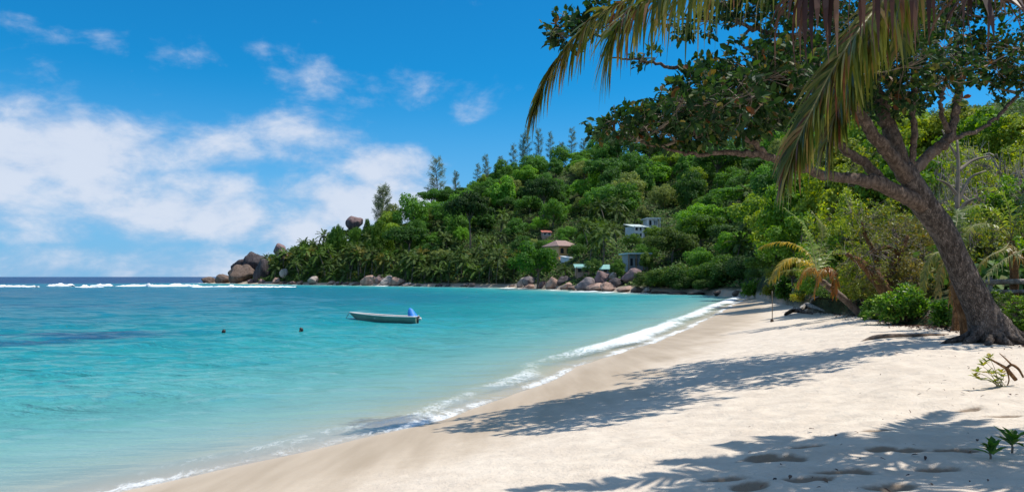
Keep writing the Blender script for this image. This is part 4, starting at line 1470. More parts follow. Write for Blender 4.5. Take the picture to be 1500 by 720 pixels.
# buttress roots gripping the sand
for (a, ln, r0) in [(175, 1.25, .2), (205, 1.15, .22), (235, 1.0, .24), (268, .95, .25), (300, 1.1, .22), (335, 1.3, .22), (10, 1.3, .2), (150, .9, .16), (80, .8, .2)]:
    g = Geo()
    q = R(a)
    d2 = np.array([math.cos(q), math.sin(q)])
    pts = []
    for k, (l, h) in enumerate([(.10, .55), (.28, .28), (.5, .13), (.78, .04), (1.0, -.12)]):
        x, y = TB[0] + d2[0] * l * ln + rng.normal(0, .035), TB[1] + d2[1] * l * ln + rng.normal(0, .035)
        pts.append((x, y, gz(x, y) + h))
    pts = spline(pts, 12)
    tube(g, pts, np.interp(np.linspace(0, 1, 12), [0, .5, 1], [r0 * .8, r0 * .48, r0 * .2]), 9, True, .25, a)
    child(g, 'root', MT['bark_main'], BT)
LIMBS = {
    'A': [(1352, 300, DT - .4, 40), (1310, 279, DT - .8, 33), (1262, 263, DT - 1.3, 26), (1210, 258, DT - 1.8, 21), (1160, 240, DT - 2.3, 18), (1115, 227, DT - 3.0, 15), (1070, 224, DT - 3.6, 12), (1015, 226, DT - 4.2, 8), (960, 214, DT - 4.7, 5), (900, 198, DT - 5, 2.5)],
    'A2': [(1302, 276, DT - .8, 25), (1264, 238, DT - .9, 20), (1232, 214, DT - 1.1, 18), (1200, 190, DT - 1.5, 15), (1160, 163, DT - 2.2, 12), (1110, 150, DT - 3.1, 8), (1050, 140, DT - 4, 4)],
    'A3': [(1128, 231, DT - 2.8, 13), (1095, 205, DT - 3.4, 11), (1062, 188, DT - 4, 8), (1030, 178, DT - 4.3, 5), (985, 160, DT - 4.6, 3)],
    'B': [(1334, 266, DT - .5, 38), (1302, 224, DT - .9, 31), (1268, 180, DT - 1.2, 27), (1240, 140, DT - 1.5, 22), (1215, 95, DT - 1.8, 18), (1185, 50, DT - 2.2, 15), (1140, 14, DT - 2.5, 12), (1080, -8, DT - 2.8, 9), (1000, -12, DT - 3, 7), (930, 12, DT - 3.1, 5), (865, 38, DT - 3.2, 3.5), (825, 52, DT - 3.2, 2)],
    'B2': [(1243, 144, DT - 1.5, 15), (1196, 122, DT - 1.9, 12), (1150, 107, DT - 2.3, 10), (1095, 104, DT - 2.7, 9), (1040, 106, DT - 3, 8), (1000, 102, DT - 3.2, 8), (955, 92, DT - 3.3, 7), (905, 84, DT - 3.4, 4), (880, 80, DT - 3.4, 2)],
    'B3': [(1187, 52, DT - 2.2, 12), (1140, 52, DT - 2.4, 10), (1100, 40, DT - 2.6, 9), (1060, 24, DT - 2.8, 7), (1020, 30, DT - 2.9, 5), (975, 22, DT - 3, 3)],
    'B4': [(1100, 40, DT - 2.6, 7), (1085, 62, DT - 2.7, 6), (1110, 84, DT - 2.6, 6), (1135, 98, DT - 2.5, 4)],
    'C': [(1327, 252, DT - .5, 36), (1309, 206, DT - .4, 34), (1292, 160, DT - .2, 29), (1280, 110, DT, 23), (1290, 58, DT + .2, 17), (1308, 8, DT + .4, 13), (1320, -50, DT + .5, 8)],
    'D': [(1334, 244, DT - .5, 17), (1339, 195, DT - .5, 14), (1337, 140, DT - .4, 12), (1346, 92, DT - .3, 8), (1370, 40, DT, 5)],
    'E': [(1334, 254, DT - .4, 29), (1364, 224, DT - .3, 23), (1388, 205, DT - .2, 21), (1399, 170, DT - .1, 18), (1405, 118, DT, 15), (1401, 60, DT + .2, 12), (1396, 4, DT + .4, 10), (1390, -50, DT + .6, 6)],
    'E2': [(1388, 206, DT - .2, 12), (1430, 192, DT + .2, 9), (1462, 170, DT + .5, 8), (1490, 140, DT + .7, 7), (1530, 104, DT + 1, 5), (1590, 80, DT + 1.2, 3)],
    'E3': [(1391, 196, DT - .2, 13), (1378, 160, DT - .2, 10), (1384, 120, DT, 8), (1402, 80, DT + .1, 4)],
}
SAMP = []
for k, rows in LIMBS.items():
    g = Geo()
    a = spline(pw(rows), 8 * len(rows))
    a[:, :3] += rng.normal(0, .012, (len(a), 3)) * 1.5
    tube(g, a[:, :3], a[:, 3] * .66, 10, True, .14, len(SAMP))
    child(g, 'branch', MT['bark_limb'], BT)
    SAMP.append(a[len(a) // 3:, :3])
SAMP = np.vstack(SAMP)

ZONES = [(1075, 140, 108, 66, DT - 4.0, 2.5, 380), (1090, 160, 95, 45, DT - 3.2, 2.4, 220), (1040, 150, 90, 50, DT - 6.3, .9, 90), (925, 186, 66, 26, DT - 4.9, 1.0, 95), (1000, 182, 78, 36, DT - 4.4, 1.2, 160), (1150, 78, 70, 42, DT - 2.4, 1.2, 80),
         (1210, 120, 62, 58, DT - 1.6, 1.3, 200), (1310, 118, 104, 58, DT - .6, 2.4, 430), (1300, 28, 120, 42, DT + .1, 1.7, 240), (1440, 88, 66, 38, DT + .3, 1.4, 170), (1492, 118, 36, 30, DT + .7, 1.0, 60),
         (1430, 12, 90, 30, DT + .3, 1.5, 130), (1085, 12, 80, 22, DT - 2.7, .9, 70), (832, 46, 34, 26, DT - 3.2, .6, 50), (885, 30, 46, 24, DT - 3.1, .6, 40), (1180, 12, 60, 26, DT - 2, 1, 80), (945, 84, 26, 9, DT - 3.3, .5, 8),
         (1020, 40, 50, 18, DT - 2.9, .6, 22), (1330, -80, 180, 50, DT + .5, 2.0, 150), (1200, -70, 160, 40, DT - 3.5, 2.6, 190), (1250, 60, 120, 56, DT + 2.2, 1.2, 150), (1170, 105, 60, 40, DT - 4.6, .8, 60), (1330, 60, 70, 50, DT - 3.2, 1.0, 70), (1560, 40, 80, 90, DT + 1, 2, 200)]
gl, gw = Geo(), Geo()
LP, LA, LN, LL = [], [], [], []
for (cx, cy, rx, ry, D, ds, nt_) in ZONES:
    c = P(cx, cy, D)
    ext = np.array([rx / F * D, ds, ry / F * D])
    ns = max(2, nt_ // 22)
    sub = c + norm(rng.normal(0, 1, (ns, 3))) * (rng.random((ns, 1)) ** .5) * ext * .75
    for s_ in sub:
        k = np.argmin(np.linalg.norm(SAMP - s_, axis=1))
        m_ = (SAMP[k] + s_) / 2 + rng.normal(0, .12, 3)
        tube(gw, spline([SAMP[k], m_, s_], 6), np.linspace(.032, .012, 6), 5, False)
    tips = c + norm(rng.normal(0, 1, (nt_, 3))) * (rng.random((nt_, 1)) ** .4) * ext
    for t_ in tips:
        k = np.argmin(np.linalg.norm(sub - t_, axis=1))
        dv = t_ - sub[k]
        if rng.random() < .75:
            tube(gw, spline([sub[k], sub[k] + dv * .55 + rng.normal(0, .08, 3), t_], 4), np.linspace(.010, .004, 4), 3, False)
        n = int(rng.integers(6, 11))
        ax0 = norm(dv / (np.linalg.norm(dv) + .01) + np.array([0, 0, .35]))
        ax = norm(rng.normal(0, .8, (n, 3)) + ax0 * .7)
        LP.append(t_ + rng.normal(0, .05, (n, 3)))
        LA.append(ax)
        LN.append(norm(rng.normal(0, .55, (n, 3)) + [0, 0, .9]))
        LL.append(rng.uniform(.07, .22, n))
LP, LA, LN, LL = np.vstack(LP), np.vstack(LA), np.vstack(LN), np.concatenate(LL)
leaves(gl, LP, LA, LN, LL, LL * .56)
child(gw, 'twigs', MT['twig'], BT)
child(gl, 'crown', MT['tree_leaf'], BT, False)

# ------------------------------------------------------------------ palm overhead at the right
PC = np.array([6.0, 8.0, 6.0])
PB = np.array([9.6, 6.4, gz(9.6, 6.4)])
PA = empty('coconut_palm', PB, 0, 'palm leaning in from the right with fronds hanging across the top of the view', 'palm')
g = Geo()
pt = spline([PB + [0, 0, -.3], PB + [-.5, .3, 1.2], PB * .5 + PC * .5 + [.3, 0, -.2], PC], 40)
tube(g, pt, np.interp(np.linspace(0, 1, 40), [0, .12, 1], [.24, .16, .12]) * (1 + .05 * np.sin(np.arange(40) * 2.1)), 14, True, .06, 4)
child(g, 'trunk', MT['bark_palm'], PA)


def fr(rows, L, W, droop, nleaf, mat='frond_leaf', rm='rachis', root=None, r0=.03, name='frond', color=None, **kw):
    pts = [r if len(r) == 3 and isinstance(r, np.ndarray) else P(*r) for r in rows]
    gl_, gr_ = Geo(), Geo()
    frond(gl_, gr_, np.array(pts), nleaf, L, W, droop, r0=r0, **kw)
    o = child(gl_, name, MT[mat], root, False)
    k = gr_.obj('rachis', MT[rm], o)
    if color is not None:
        o.color = (*color, 1)
    return o


fr([PC, (1500, -118, 7.8), (1340, -100, 7.5), (1180, -72, 7.2), (1045, -42, 7.0), (945, -10, 6.85), (876, 22, 6.75), (830, 70, 6.7), (800, 118, 6.7), (785, 155, 6.7)],
   .92, .036, 1.15, 210, root=PA, t0=.1, spread=.55, sweep=.7, tipL=.3, jit=.13, seg=4)
fr([PC + [0, -.2, .1], (1500, -112, 7.2), (1340, -100, 6.9), (1190, -80, 6.6), (1080, -55, 6.4), (1000, -25, 6.3), (945, 2, 6.25), (912, 30, 6.2), (895, 62, 6.2)],
   .85, .036, 1.3, 150, root=PA, t0=.12, spread=.6, sweep=.5, tipL=.5, jit=.14)
fr([PC, (1520, -120, 7.6), (1430, -100, 7.2), (1345, -52, 6.9), (1288, 8, 6.7), (1247, 60, 6.55), (1216, 110, 6.5), (1188, 165, 6.45), (1168, 208, 6.4), (1157, 244, 6.4)],
   .82, .034, 1.0, 200, root=PA, t0=.1, spread=.6, sweep=.75, tipL=.42, jit=.13)
fr([PC + [0, .2, -.1], (1525, -100, 7.8), (1440, -85, 7.5), (1360, -45, 7.2), (1305, 10, 7.0), (1270, 60, 6.9), (1245, 110, 6.85), (1225, 165, 6.8), (1212, 205, 6.8)],
   .78, .034, 1.1, 140, root=PA, t0=.12, spread=.6, sweep=.7, tipL=.45, jit=.14)
fr([PC, (1520, -130, 7.9), (1440, -90, 7.9), (1370, -40, 7.8), (1330, 20, 7.7), (1318, 70, 7.6)],
   .6, .032, .9, 80, root=PA, t0=.15, spread=.7, sweep=.7, tipL=.4)
fr([PC, (1500, -62, 6.4), (1420, -48, 5.8), (1330, -42, 5.5), (1240, -34, 5.35), (1175, -18, 5.3)],
   .62, .048, 1.75, 36, 'dry_leaf', 'dry_rachis', root=PA, t0=.25, spread=.42, sweep=.25, tipL=.75, jit=.10, r0=.022)
fr([PC, (1540, -70, 6.4), (1490, -40, 5.6), (1450, -22, 5.0), (1420, -14, 4.8)],
   .5, .05, 1.1, 22, 'dry_leaf', 'dry_rachis', root=PA, t0=.2, spread=.5, sweep=.15, tipL=.8, jit=.14, r0=.03)
# the split dry boat-shaped sheath low at the corner
g = Geo()
V, Q = [], []
for i in range(16):
    t = i / 15
    c = P(1432 + 150 * t, -42 + 92 * t ** 1.2, 4.7 + .25 * t)
    n_ = norm(np.array([.55, .2, .85]))
    wv = (.02 + .075 * math.sin(math.pi * min(1, t * .9 + .05))) * n_
    for j in range(9):
        s_ = j / 4 - 1
        V.append(c + wv * s_ + np.array([0, .09 * (1 - s_ * s_) * (1 + .3 * math.sin(i * 1.3 + j)), .012 * math.sin(j * 2.4)]))
for i in range(15):
    for j in range(8):
        Q.append((i * 9 + j, i * 9 + j + 1, (i + 1) * 9 + j + 1, (i + 1) * 9 + j))
g.add(V, Q)
child(g, 'dry_sheath', MT['sheath'], PA)
# the rest of its head, over the beach just out of the frame
for (a, e, L) in [(-20, .5, 3.6), (25, .35, 3.8), (70, .95, 3.2), (110, .95, 3.2), (-60, .3, 3.8), (-100, .45, 3.9), (-138, .8, 4.4), (-160, .72, 4.7), (-85, -.1, 3.4), (-120, .8, 3.5), (150, .9, 3.0), (0, -.2, 3.3), (-40, .9, 3.2), (176, .74, 4.5), (40, .7, 4.2), (53, .45, 4.0), (30, .8, 4.3), (88, .92, 3.7)]:
    q = R(a)
    d2 = np.array([math.cos(q), math.sin(q)])
    pts = []
    for l in (0, .25, .5, .75, 1):
        hr = L * l * math.cos(e) * (1 - .08 * l)
        pts.append(np.array([PC[0] + d2[0] * hr, PC[1] + d2[1] * hr, PC[2] + L * (l * math.sin(e) - .45 * l * l)]))
    fr(pts, .74, .052, .42, 72, root=PA, t0=.14, spread=.85, sweep=.5)

# ------------------------------------------------------------------ palms standing behind the beach
def standing_palm(name, base, crown, rr, label, fronds, group=None, mat='bark_palm', n=24):
    b = np.array(base, float)
    root = empty(name, b, 0, label, 'palm', group)
    g = Geo()
    m_ = (b + crown) / 2 + np.array([.1, 0, -.12])
    p = spline([b + [0, 0, -.2], m_, crown], n)
    tube(g, p, np.interp(np.linspace(0, 1, n), [0, .15, 1], [rr * 1.35, rr, rr * .8]) * (1 + .06 * np.sin(np.arange(n) * 2.2)), 10, True, .08, 9)
    child(g, 'trunk', MT[mat], root)
    for f in fronds:
        fr(f[0], f[1], f[2], f[3], f[4], 'young_frond', 'rachis', root=root, r0=.022, color=f[5], seg=3, rs=4)
    return root


YB = hit(1264, 456)
YD = float(YB[1])
YC = P(1198, 408, YD - .4)
YEL, ORA, OLV, PGR = (.38, .31, .06), (.30, .17, .04), (.2, .22, .06), (.2, .28, .06)
standing_palm('leaning_palm', YB, YC, .16, 'small palm with orange and yellow fronds on a trunk leaning low over the sand', [
    ([YC, (1180, 384, YD - .6), (1158, 378, YD - .9), (1140, 392, YD - 1.1), (1132, 408, YD - 1.2)], .95, .075, 1.0, 46, YEL),
    ([YC, (1185, 372, YD - .2), (1160, 356, YD), (1132, 355, YD + .2), (1114, 362, YD + .3)], .7, .07, .9, 46, YEL),
    ([YC, (1190, 392, YD - 1), (1178, 398, YD - 1.4), (1168, 420, YD - 1.6)], .50, .06, 1.4, 32, ORA),
    ([YC, (1206, 394, YD - 1), (1200, 404, YD - 1.4), (1192, 432, YD - 1.5)], .50, .06, 1.4, 32, ORA),
    ([YC, (1212, 392, YD - .6), (1222, 404, YD - .9), (1222, 430, YD - 1.1)], .8, .07, 1.3, 36, (.26, .12, .03)),
    ([YC, (1180, 396, YD + .4), (1150, 396, YD + .8), (1122, 410, YD + 1)], .7, .07, 1.0, 36, OLV),
    ([YC, (1210, 380, YD + .4), (1225, 366, YD + .8), (1250, 372, YD + 1)], .75, .07, .8, 36, PGR),
    ([YC, (1192, 372, YD + .3), (1178, 330, YD + .8), (1150, 305, YD + 1.2)], .75, .07, .7, 40, PGR),
    ([YC, (1200, 375, YD + .5), (1205, 335, YD + 1), (1190, 310, YD + 1.3)], .75, .07, .7, 40, OLV)])
RB = hit(1482, 462)
RD = float(RB[1]) + 1.0
RB = np.array([*P(1482, 450, RD)[:2], 0])
RB[2] = gz(RB[0], RB[1])
RC = P(1480, 352, RD)
standing_palm('young_palm', RB, RC, .14, 'young green palm behind the big leaning trunk at the right edge', [
    ([RC, (1460, 315, RD - .2), (1432, 300, RD - .4), (1404, 318, RD - .5), (1390, 345, RD - .5)], 0.78, .055, .8, 44, PGR),
    ([RC, (1455, 330, RD - .6), (1428, 330, RD - .9), (1410, 350, RD - 1.1), (1400, 385, RD - 1.2)], 0.69, .055, .9, 40, (.2, .24, .06)),
    ([RC, (1478, 305, RD), (1462, 280, RD + .1), (1440, 275, RD + .2)], 0.75, .055, .5, 36, PGR),
    ([RC, (1495, 300, RD), (1510, 280, RD), (1540, 280, RD)], 0.75, .055, .6, 36, (.12, .18, .04)),
    ([RC, (1500, 330, RD - .3), (1530, 320, RD - .5), (1560, 345, RD - .6)], 0.75, .055, .8, 36, PGR),
    ([(1560, 350, RD - 2.2), (1520, 358, RD - 2.3), (1478, 376, RD - 2.4), (1446, 402, RD - 2.5), (1432, 425, RD - 2.5)], .5, .04, 1.3, 44, (.3, .34, .16)),
    ([RC, (1470, 365, RD - .8), (1445, 378, RD - 1.1), (1425, 405, RD - 1.3)], .5, .04, 1.1, 32, (.24, .22, .06)),
    ([RC, (1490, 372, RD - .7), (1500, 385, RD - .9), (1508, 415, RD - 1)], .5, .04, 1.2, 24, ORA)], None, 'bark_orange')
LB = P(1398, 452, DT + 3.2)
LB = np.array([LB[0], LB[1], gz(LB[0], LB[1])])
LC = P(1394, 398, DT + 3.2)
standing_palm('young_palm', LB, LC, .12, 'low palm tuft with hanging olive fronds just left of the big trunk', [
    ([LC, (1384, 372, DT + 3), (1368, 372, DT + 2.8), (1356, 395, DT + 2.7), (1352, 420, DT + 2.6)], 0.62, .055, 1.2, 36, OLV),
    ([LC, (1392, 372, DT + 2.8), (1380, 390, DT + 2.5), (1374, 430, DT + 2.3)], 0.62, .055, 1.3, 32, (.2, .18, .06)),
    ([LC, (1402, 368, DT + 3), (1415, 372, DT + 2.8), (1422, 400, DT + 2.6)], 0.62, .055, 1.2, 32, OLV),
    ([LC, (1390, 350, DT + 3.6), (1375, 325, DT + 4), (1350, 315, DT + 4.2)], 0.69, .055, .7, 36, PGR),
    ([LC, (1398, 345, DT + 3.6), (1402, 315, DT + 4), (1390, 300, DT + 4.2)], 0.69, .055, .6, 36, (.1, .16, .035)),
    ([LC, (1404, 385, DT + 2.6), (1400, 410, DT + 2.3), (1392, 440, DT + 2.2)], 0.56, .055, 1.3, 28, (.24, .15, .05))], None, 'bark_orange')

# ------------------------------------------------------------------ shrubs behind the beach
def shrub_proto(seed, nst, ntip, nleaf, ll, rx=2.2, h=2.7, leafmat='shrub_leaf', twig='twig', tr=1.0, low=.1):
    r2 = np.random.default_rng(seed)
    root = empty('beach_shrub', (0, 0, 0), 0, None, 'shrub')
    gw, gl = Geo(), Geo()
    ends = []
    for k in range(nst):
        a = k * 2.399 + r2.normal(0, .3)
        e = r2.uniform(.35, 1.3)
        L = r2.uniform(.7, 1.05)
        p1 = np.array([math.cos(a) * rx * .45 * math.cos(e) * L, math.sin(a) * rx * .45 * math.cos(e) * L, h * .45 * L])
        p2 = np.array([math.cos(a) * rx * .8 * math.cos(e * .8) * L, math.sin(a) * rx * .8 * math.cos(e * .8) * L, h * (.35 + .5 * math.sin(e)) * L])
        tube(gw, spline([(r2.normal(0, .15), r2.normal(0, .15), -.6), p1 + r2.normal(0, .12, 3), p2], 8), np.linspace(.06, .02, 8) * tr, 5, False)
        ends += [p1, p2, (p1 + p2) / 2]
    ends = np.array(ends)
    d = norm(r2.normal(0, 1, (ntip, 3)))
    d[:, 2] = np.abs(d[:, 2])
    lob = 1 + .28 * fbm(d[:, 0] * 2.5 + seed, d[:, 1] * 2.5 + d[:, 2] * 2, seed, 2)
    tips = d * (r2.uniform(.5, 1.0, (ntip, 1)) * lob[:, None]) * [rx, rx, h * (1 - low)] + [0, 0, h * low]
    A, B, C, D = [], [], [], []
    for t_ in tips:
        k = np.argmin(np.linalg.norm(ends - t_, axis=1))
        dv = t_ - ends[k]
        tube(gw, spline([ends[k], ends[k] + dv * .5 + r2.normal(0, .12, 3), t_], 4), np.linspace(.014, .005, 4) * tr, 3, False)
        n = int(r2.integers(max(1, nleaf // 2), nleaf + 4)) if nleaf else 0
        if n:
            A.append(t_ + r2.normal(0, .09, (n, 3)))
            B.append(norm(r2.normal(0, .8, (n, 3)) + norm(dv) * .6 + [0, 0, .2]))
            C.append(norm(r2.normal(0, .6, (n, 3)) + norm(t_) * .5 + [0, 0, .5]))
            D.append(r2.uniform(.7, 1.3, n) * ll)
    gw.obj('stems', MT[twig], root)
    if A:
        D = np.concatenate(D)
        leaves(gl, np.vstack(A), np.vstack(B), np.vstack(C), D, D * .55, fine=False)
        gl.obj('crown', MT[leafmat], root, False)
    return root


SHR = [shrub_proto(501, 9, 760, 15, .20), shrub_proto(502, 11, 620, 13, .18), shrub_proto(503, 14, 760, 15, .19, 2.4, 2.3), shrub_proto(504, 12, 620, 9, .17, 2.4, 2.4)]
TALL = [shrub_proto(521, 11, 1100, 15, .2, 2.2, 4.8, low=.06), shrub_proto(522, 12, 900, 13, .19, 2.2, 4.8, low=.06), shrub_proto(523, 14, 1100, 15, .2, 2.4, 4.6, low=.06), shrub_proto(524, 14, 800, 9, .18, 2.4, 4.6, low=.06)]
BACK = [proto_tree('broadleaf_tree', 'tree', 180 + k, 36, 3.4, 3.2, 3.4, 9000, .24, (.7, 1.3), .8, .2) for k in range(3)]
EDGE = lambda px: float(np.interp(px, [1090, 1120, 1165, 1200, 1240, 1265, 1300, 1400, 1500], [100, 84, 57, 45, 37, 34, 30, 25, 22]))
BRAM = [shrub_proto(511, 22, 420, 3, .09, 2.8, 1.9, twig='grey_twig', tr=1.7), shrub_proto(512, 26, 520, 2, .09, 3.0, 1.7, twig='grey_twig', tr=1.6)]
YG, OLI, GRN, DRK, BRN = (.26, .33, .05), (.21, .25, .055), (.14, .26, .04), (.085, .16, .035), (.22, .2, .065)
GS = 'tangled shrubs behind the beach'
for (px, ptop, D, hw, kind, colr, lb) in [
        (1140, 268, 66, 46, SHR[0], YG, 'yellow green shrub farthest left in the thicket behind the beach'),
        (1178, 236, 60, 52, SHR[2], GRN, 'tall green shrub showing under the hanging palm frond tip'),
        (1225, 225, 56, 52, SHR[0], YG, 'tall yellow green shrub behind the lowest limb of the big tree'),
        (1275, 215, 54, 50, SHR[1], OLI, 'thin olive shrub seen through the fork of the big tree'),
        (1322, 205, 52, 50, SHR[0], GRN, 'green shrub high behind the fork of the big tree'),
        (1142, 345, 44, 40, SHR[2], DRK, 'dark shrub behind the yellow tipped frond'),
        (1172, 300, 44, 48, SHR[0], GRN, 'dense green shrub above the orange fronded palm'),
        (1215, 296, 42, 46, SHR[1], YG, 'loose yellow green shrub right above the leaning palm trunk'),
        (1258, 290, 40, 46, SHR[1], YG, 'sparse twiggy shrub in the middle of the thicket'),
        (1302, 300, 38, 46, SHR[1], OLI, 'olive shrub with bare grey twigs left of the big trunk'),
        (1340, 310, 36, 40, SHR[3], BRN, 'brown half dead shrub touching the left side of the big trunk'),
        (1165, 392, 37, 34, SHR[2], OLI, 'olive shrub under the orange fronds at the edge of the sand'),
        (1228, 345, 36, 44, SHR[2], GRN, 'leafy green shrub over the leaning palm trunk'),
        (1268, 352, 34, 40, SHR[1], YG, 'yellow flecked shrub over the dark shade behind the leaning palm'),
        (1240, 398, 35, 36, SHR[3], DRK, 'dark low shrub in shade behind the leaning palm trunk'),
        (1322, 366, 30, 36, SHR[3], BRN, 'dry brown shrub above the bright green bush'),
        (1282, 392, 33, 30, SHR[1], OLI, 'olive low shrub between the two leaning trunks'),
        (1205, 418, 38, 30, SHR[2], DRK, 'dark low shrub at the sand edge right of the orange fronds'),
        (1445, 315, 32, 52, SHR[3], OLI, 'twiggy olive shrub above the young palm fronds'),
        (1390, 205, 56, 55, SHR[0], YG, 'yellow green shrub on the slope right of the fork'),
        (1425, 225, 44, 44, SHR[1], YG, 'yellow green shrub growing through the grey brambles'),
        (1475, 262, 36, 46, SHR[0], GRN, 'leafy green shrub between the brambles and the young palm'),
        (1385, 300, 37, 36, SHR[0], YG, 'bright yellow green shrub just right of the upper trunk'),
        (1440, 150, 66, 60, SHR[2], GRN, 'green shrub high on the slope at the right'),
        (1490, 160, 62, 55, SHR[0], YG, 'bright yellow green shrub above the grey brambles at the right edge'),
        (1400, 140, 78, 60, SHR[0], OLI, 'olive shrub highest on the slope behind the right limb'),
        (1340, 160, 80, 60, SHR[2], YG, 'yellow green shrub behind the thin upright limb'),
        (1290, 175, 82, 60, SHR[0], GRN, 'green shrub glimpsed between the two main limbs'),
        (1235, 195, 84, 60, SHR[2], OLI, 'olive shrub behind the left limb of the big tree'),
        (1530, 200, 50, 60, SHR[1], YG, 'yellow green shrub cut by the right edge above the young palm'),
        (1540, 340, 28, 60, SHR[2], GRN, 'leafy shrub cut by the right edge behind the rails'),
        (1430, 418, DT + 3.6, 34, SHR[2], DRK, 'dark green shrub behind the base of the big trunk'),
        (1500, 432, DT + 2.0, 30, SHR[0], GRN, 'low green shrub under the rails at the right edge')]:
    if px < 1330:
        D = max(D, EDGE(px) + .55 * hw / F * D)
    loc, hh = at_top(px, ptop, D)
    s_ = hw / F * D / 2.2 * 1.12
    if D > 47 and kind in (SHR[0], SHR[2]):
        bk = BACK[int(rng.integers(0, 3))]
        s_ = hw / F * D / 3.4 * 1.15
        c_ = copy_tree(bk, loc, rng.uniform(0, 6.28), (s_, s_, max(.4, hh / 6.6)), lb, GS, np.array(colr) * .8)
        c_.name, c_['category'] = 'beach_shrub', 'shrub'
    elif hh / 2.6 > 1.3 * s_:
        copy_tree(TALL[SHR.index(kind)], loc, rng.uniform(0, 6.28), (s_, s_, hh / 4.7), lb, GS, colr)
    else:
        copy_tree(kind, loc, rng.uniform(0, 6.28), (s_, s_, max(.35, hh / 2.6)), lb, GS, colr)
for (px, ptop, D, hw, k, lb) in [(1415, 208, 50, 52, 0, 'grey nearly leafless bramble tangle right of the fork of the big tree'), (1470, 200, 46, 60, 1, 'pale grey bramble tangle at the right edge of the slope'),
                                 (1440, 240, 40, 56, 1, 'thick tangle of bare grey stems above the young palm'), (1500, 235, 38, 56, 0, 'bare grey stems crossing the right edge above the young palm'),
                                 (1385, 262, 40, 40, 0, 'small grey bramble directly behind the big trunk'), (1290, 330, 35, 32, 1, 'dry grey twig tangle in the thicket left of the trunk')]:
    loc, hh = at_top(px, ptop, D)
    s_ = hw / F * D / 2.8 * 1.1
    copy_tree(BRAM[k], loc, rng.uniform(0, 6.28), (s_, s_, max(.35, hh / 1.9)), lb, 'grey bramble tangles', (.26, .28, .06))
for pr in SHR + BRAM + TALL + BACK:
    for ch in list(pr.children):
        bpy.data.objects.remove(ch)
    bpy.data.objects.remove(pr)


def mound_bush(name, px0, px1, ptop, pbase, label, ll, ntip, mat='bright_leaf', nleaf=9):
    b = hit(.5 * (px0 + px1), pbase)
    D = float(b[1])
    rx = .5 * (px1 - px0) / F * D
    h = P(px0, ptop, D + rx * .5)[2] - b[2]
    r2 = np.random.default_rng(int(px0))
    root = empty(name, (b[0], D + rx * .6, b[2]), 0, label, 'bush')
    gl, gw = Geo(), Geo()
    d = norm(r2.normal(0, 1, (ntip, 3)))
    d[:, 2] = np.abs(d[:, 2])
    lob = 1 + .3 * fbm(d[:, 0] * 2.2 + px0, d[:, 1] * 2.2 + d[:, 2], 7, 2)
    t = d * (r2.uniform(.45, 1, (ntip, 1)) * lob[:, None]) * [rx, rx * .7, h * .95]
    for q in t[::3]:
        tube(gw, spline([(q[0] * .3, q[1] * .3, -.1), q * [.7, .7, .6], q], 4), np.linspace(.012, .004, 4), 3, False)
    n = nleaf
    pos = np.repeat(t, n, 0) + r2.normal(0, .05, (ntip * n, 3))
    leaves(gl, pos, norm(r2.normal(0, .8, (ntip * n, 3)) + np.repeat(d, n, 0) * .5 + [0, 0, .3]), norm(r2.normal(0, .5, (ntip * n, 3)) + [0, -.1, .9]), r2.uniform(.7, 1.3, ntip * n) * ll, r2.uniform(.4, .6, ntip * n) * ll)
    gw.obj('stems', MT['twig'], root)
    gl.obj('crown', MT[mat], root, False)
    return root


mound_bush('green_bush', 1298, 1388, 422, 469, 'bright green leafy bush glowing on the sand left of the big trunk', .15, 520)
mound_bush('green_bush', 1268, 1312, 438, 466, 'small bright green bush at the foot of the short orange trunk', .13, 170)
mound_bush('green_bush', 1370, 1412, 440, 474, 'dark green sprawling plant against the base of the big trunk', .15, 150, 'green_leaf')
mound_bush('green_bush', 1160, 1196, 424, 439, 'small fresh green bush at the sand edge below the orange fronds', .14, 120, 'sprig_leaf')
mound_bush('green_bush', 1090, 1124, 412, 431, 'low mid green bush on the bank right of the broad grey boulder', .3, 260)
mound_bush('green_bush', 1136, 1176, 406, 436, 'dense low green bush left of the orange fronds at the sand edge', .22, 340, 'green_leaf')
mound_bush('green_bush', 1118, 1146, 416, 432, 'small yellow green bush behind the thin stake', .16, 120, 'sprig_leaf')

# short orange-brown leaning trunk with its own thin crown, and bare pale trees
def simple_tree(name, label, limbs, mat, tips=None, leafmat='shrub_leaf', color=None, ll=.12):
    b = P(*limbs[0][0][:3])
    b[2] = gz(b[0], b[1])
    root = empty(name, b, 0, label, 'tree')
    ends = []
    for i, rows in enumerate(limbs):
        a = spline(pw(rows), 6 * len(rows))
        if i == 0:
            a[0, 2] = min(a[0, 2], b[2] - .15)
        g = Geo()
        tube(g, a[:, :3], a[:, 3], 9, True, .12, i + 5)
        child(g, 'trunk' if i == 0 else 'branch', MT[mat], root)
        ends.append(a[len(a) // 2:, :3])
    if tips:
        ends = np.vstack(ends)
        gl, gw = Geo(), Geo()
        n, spread = tips
        k = rng.integers(0, len(ends), n)
        t = ends[k] + rng.normal(0, spread, (n, 3))
        for q, e in zip(t, ends[k]):
            tube(gw, spline([e, (e + q) / 2 + rng.normal(0, .06, 3), q], 4), np.linspace(.014, .004, 4), 3, False)
        child(gw, 'twigs', MT['twig'], root)
        m_ = 7
        L = rng.uniform(.7, 1.3, n * m_) * ll
        leaves(gl, np.repeat(t, m_, 0) + rng.normal(0, .07, (n * m_, 3)), rng.normal(0, 1, (n * m_, 3)), norm(rng.normal(0, .6, (n * m_, 3)) + [0, 0, .7]), L, L * .55, fine=False)
        o = child(gl, 'crown', MT[leafmat], root, False)
        o.color = (*(color or (.12, .13, .03)), 1)
    return root


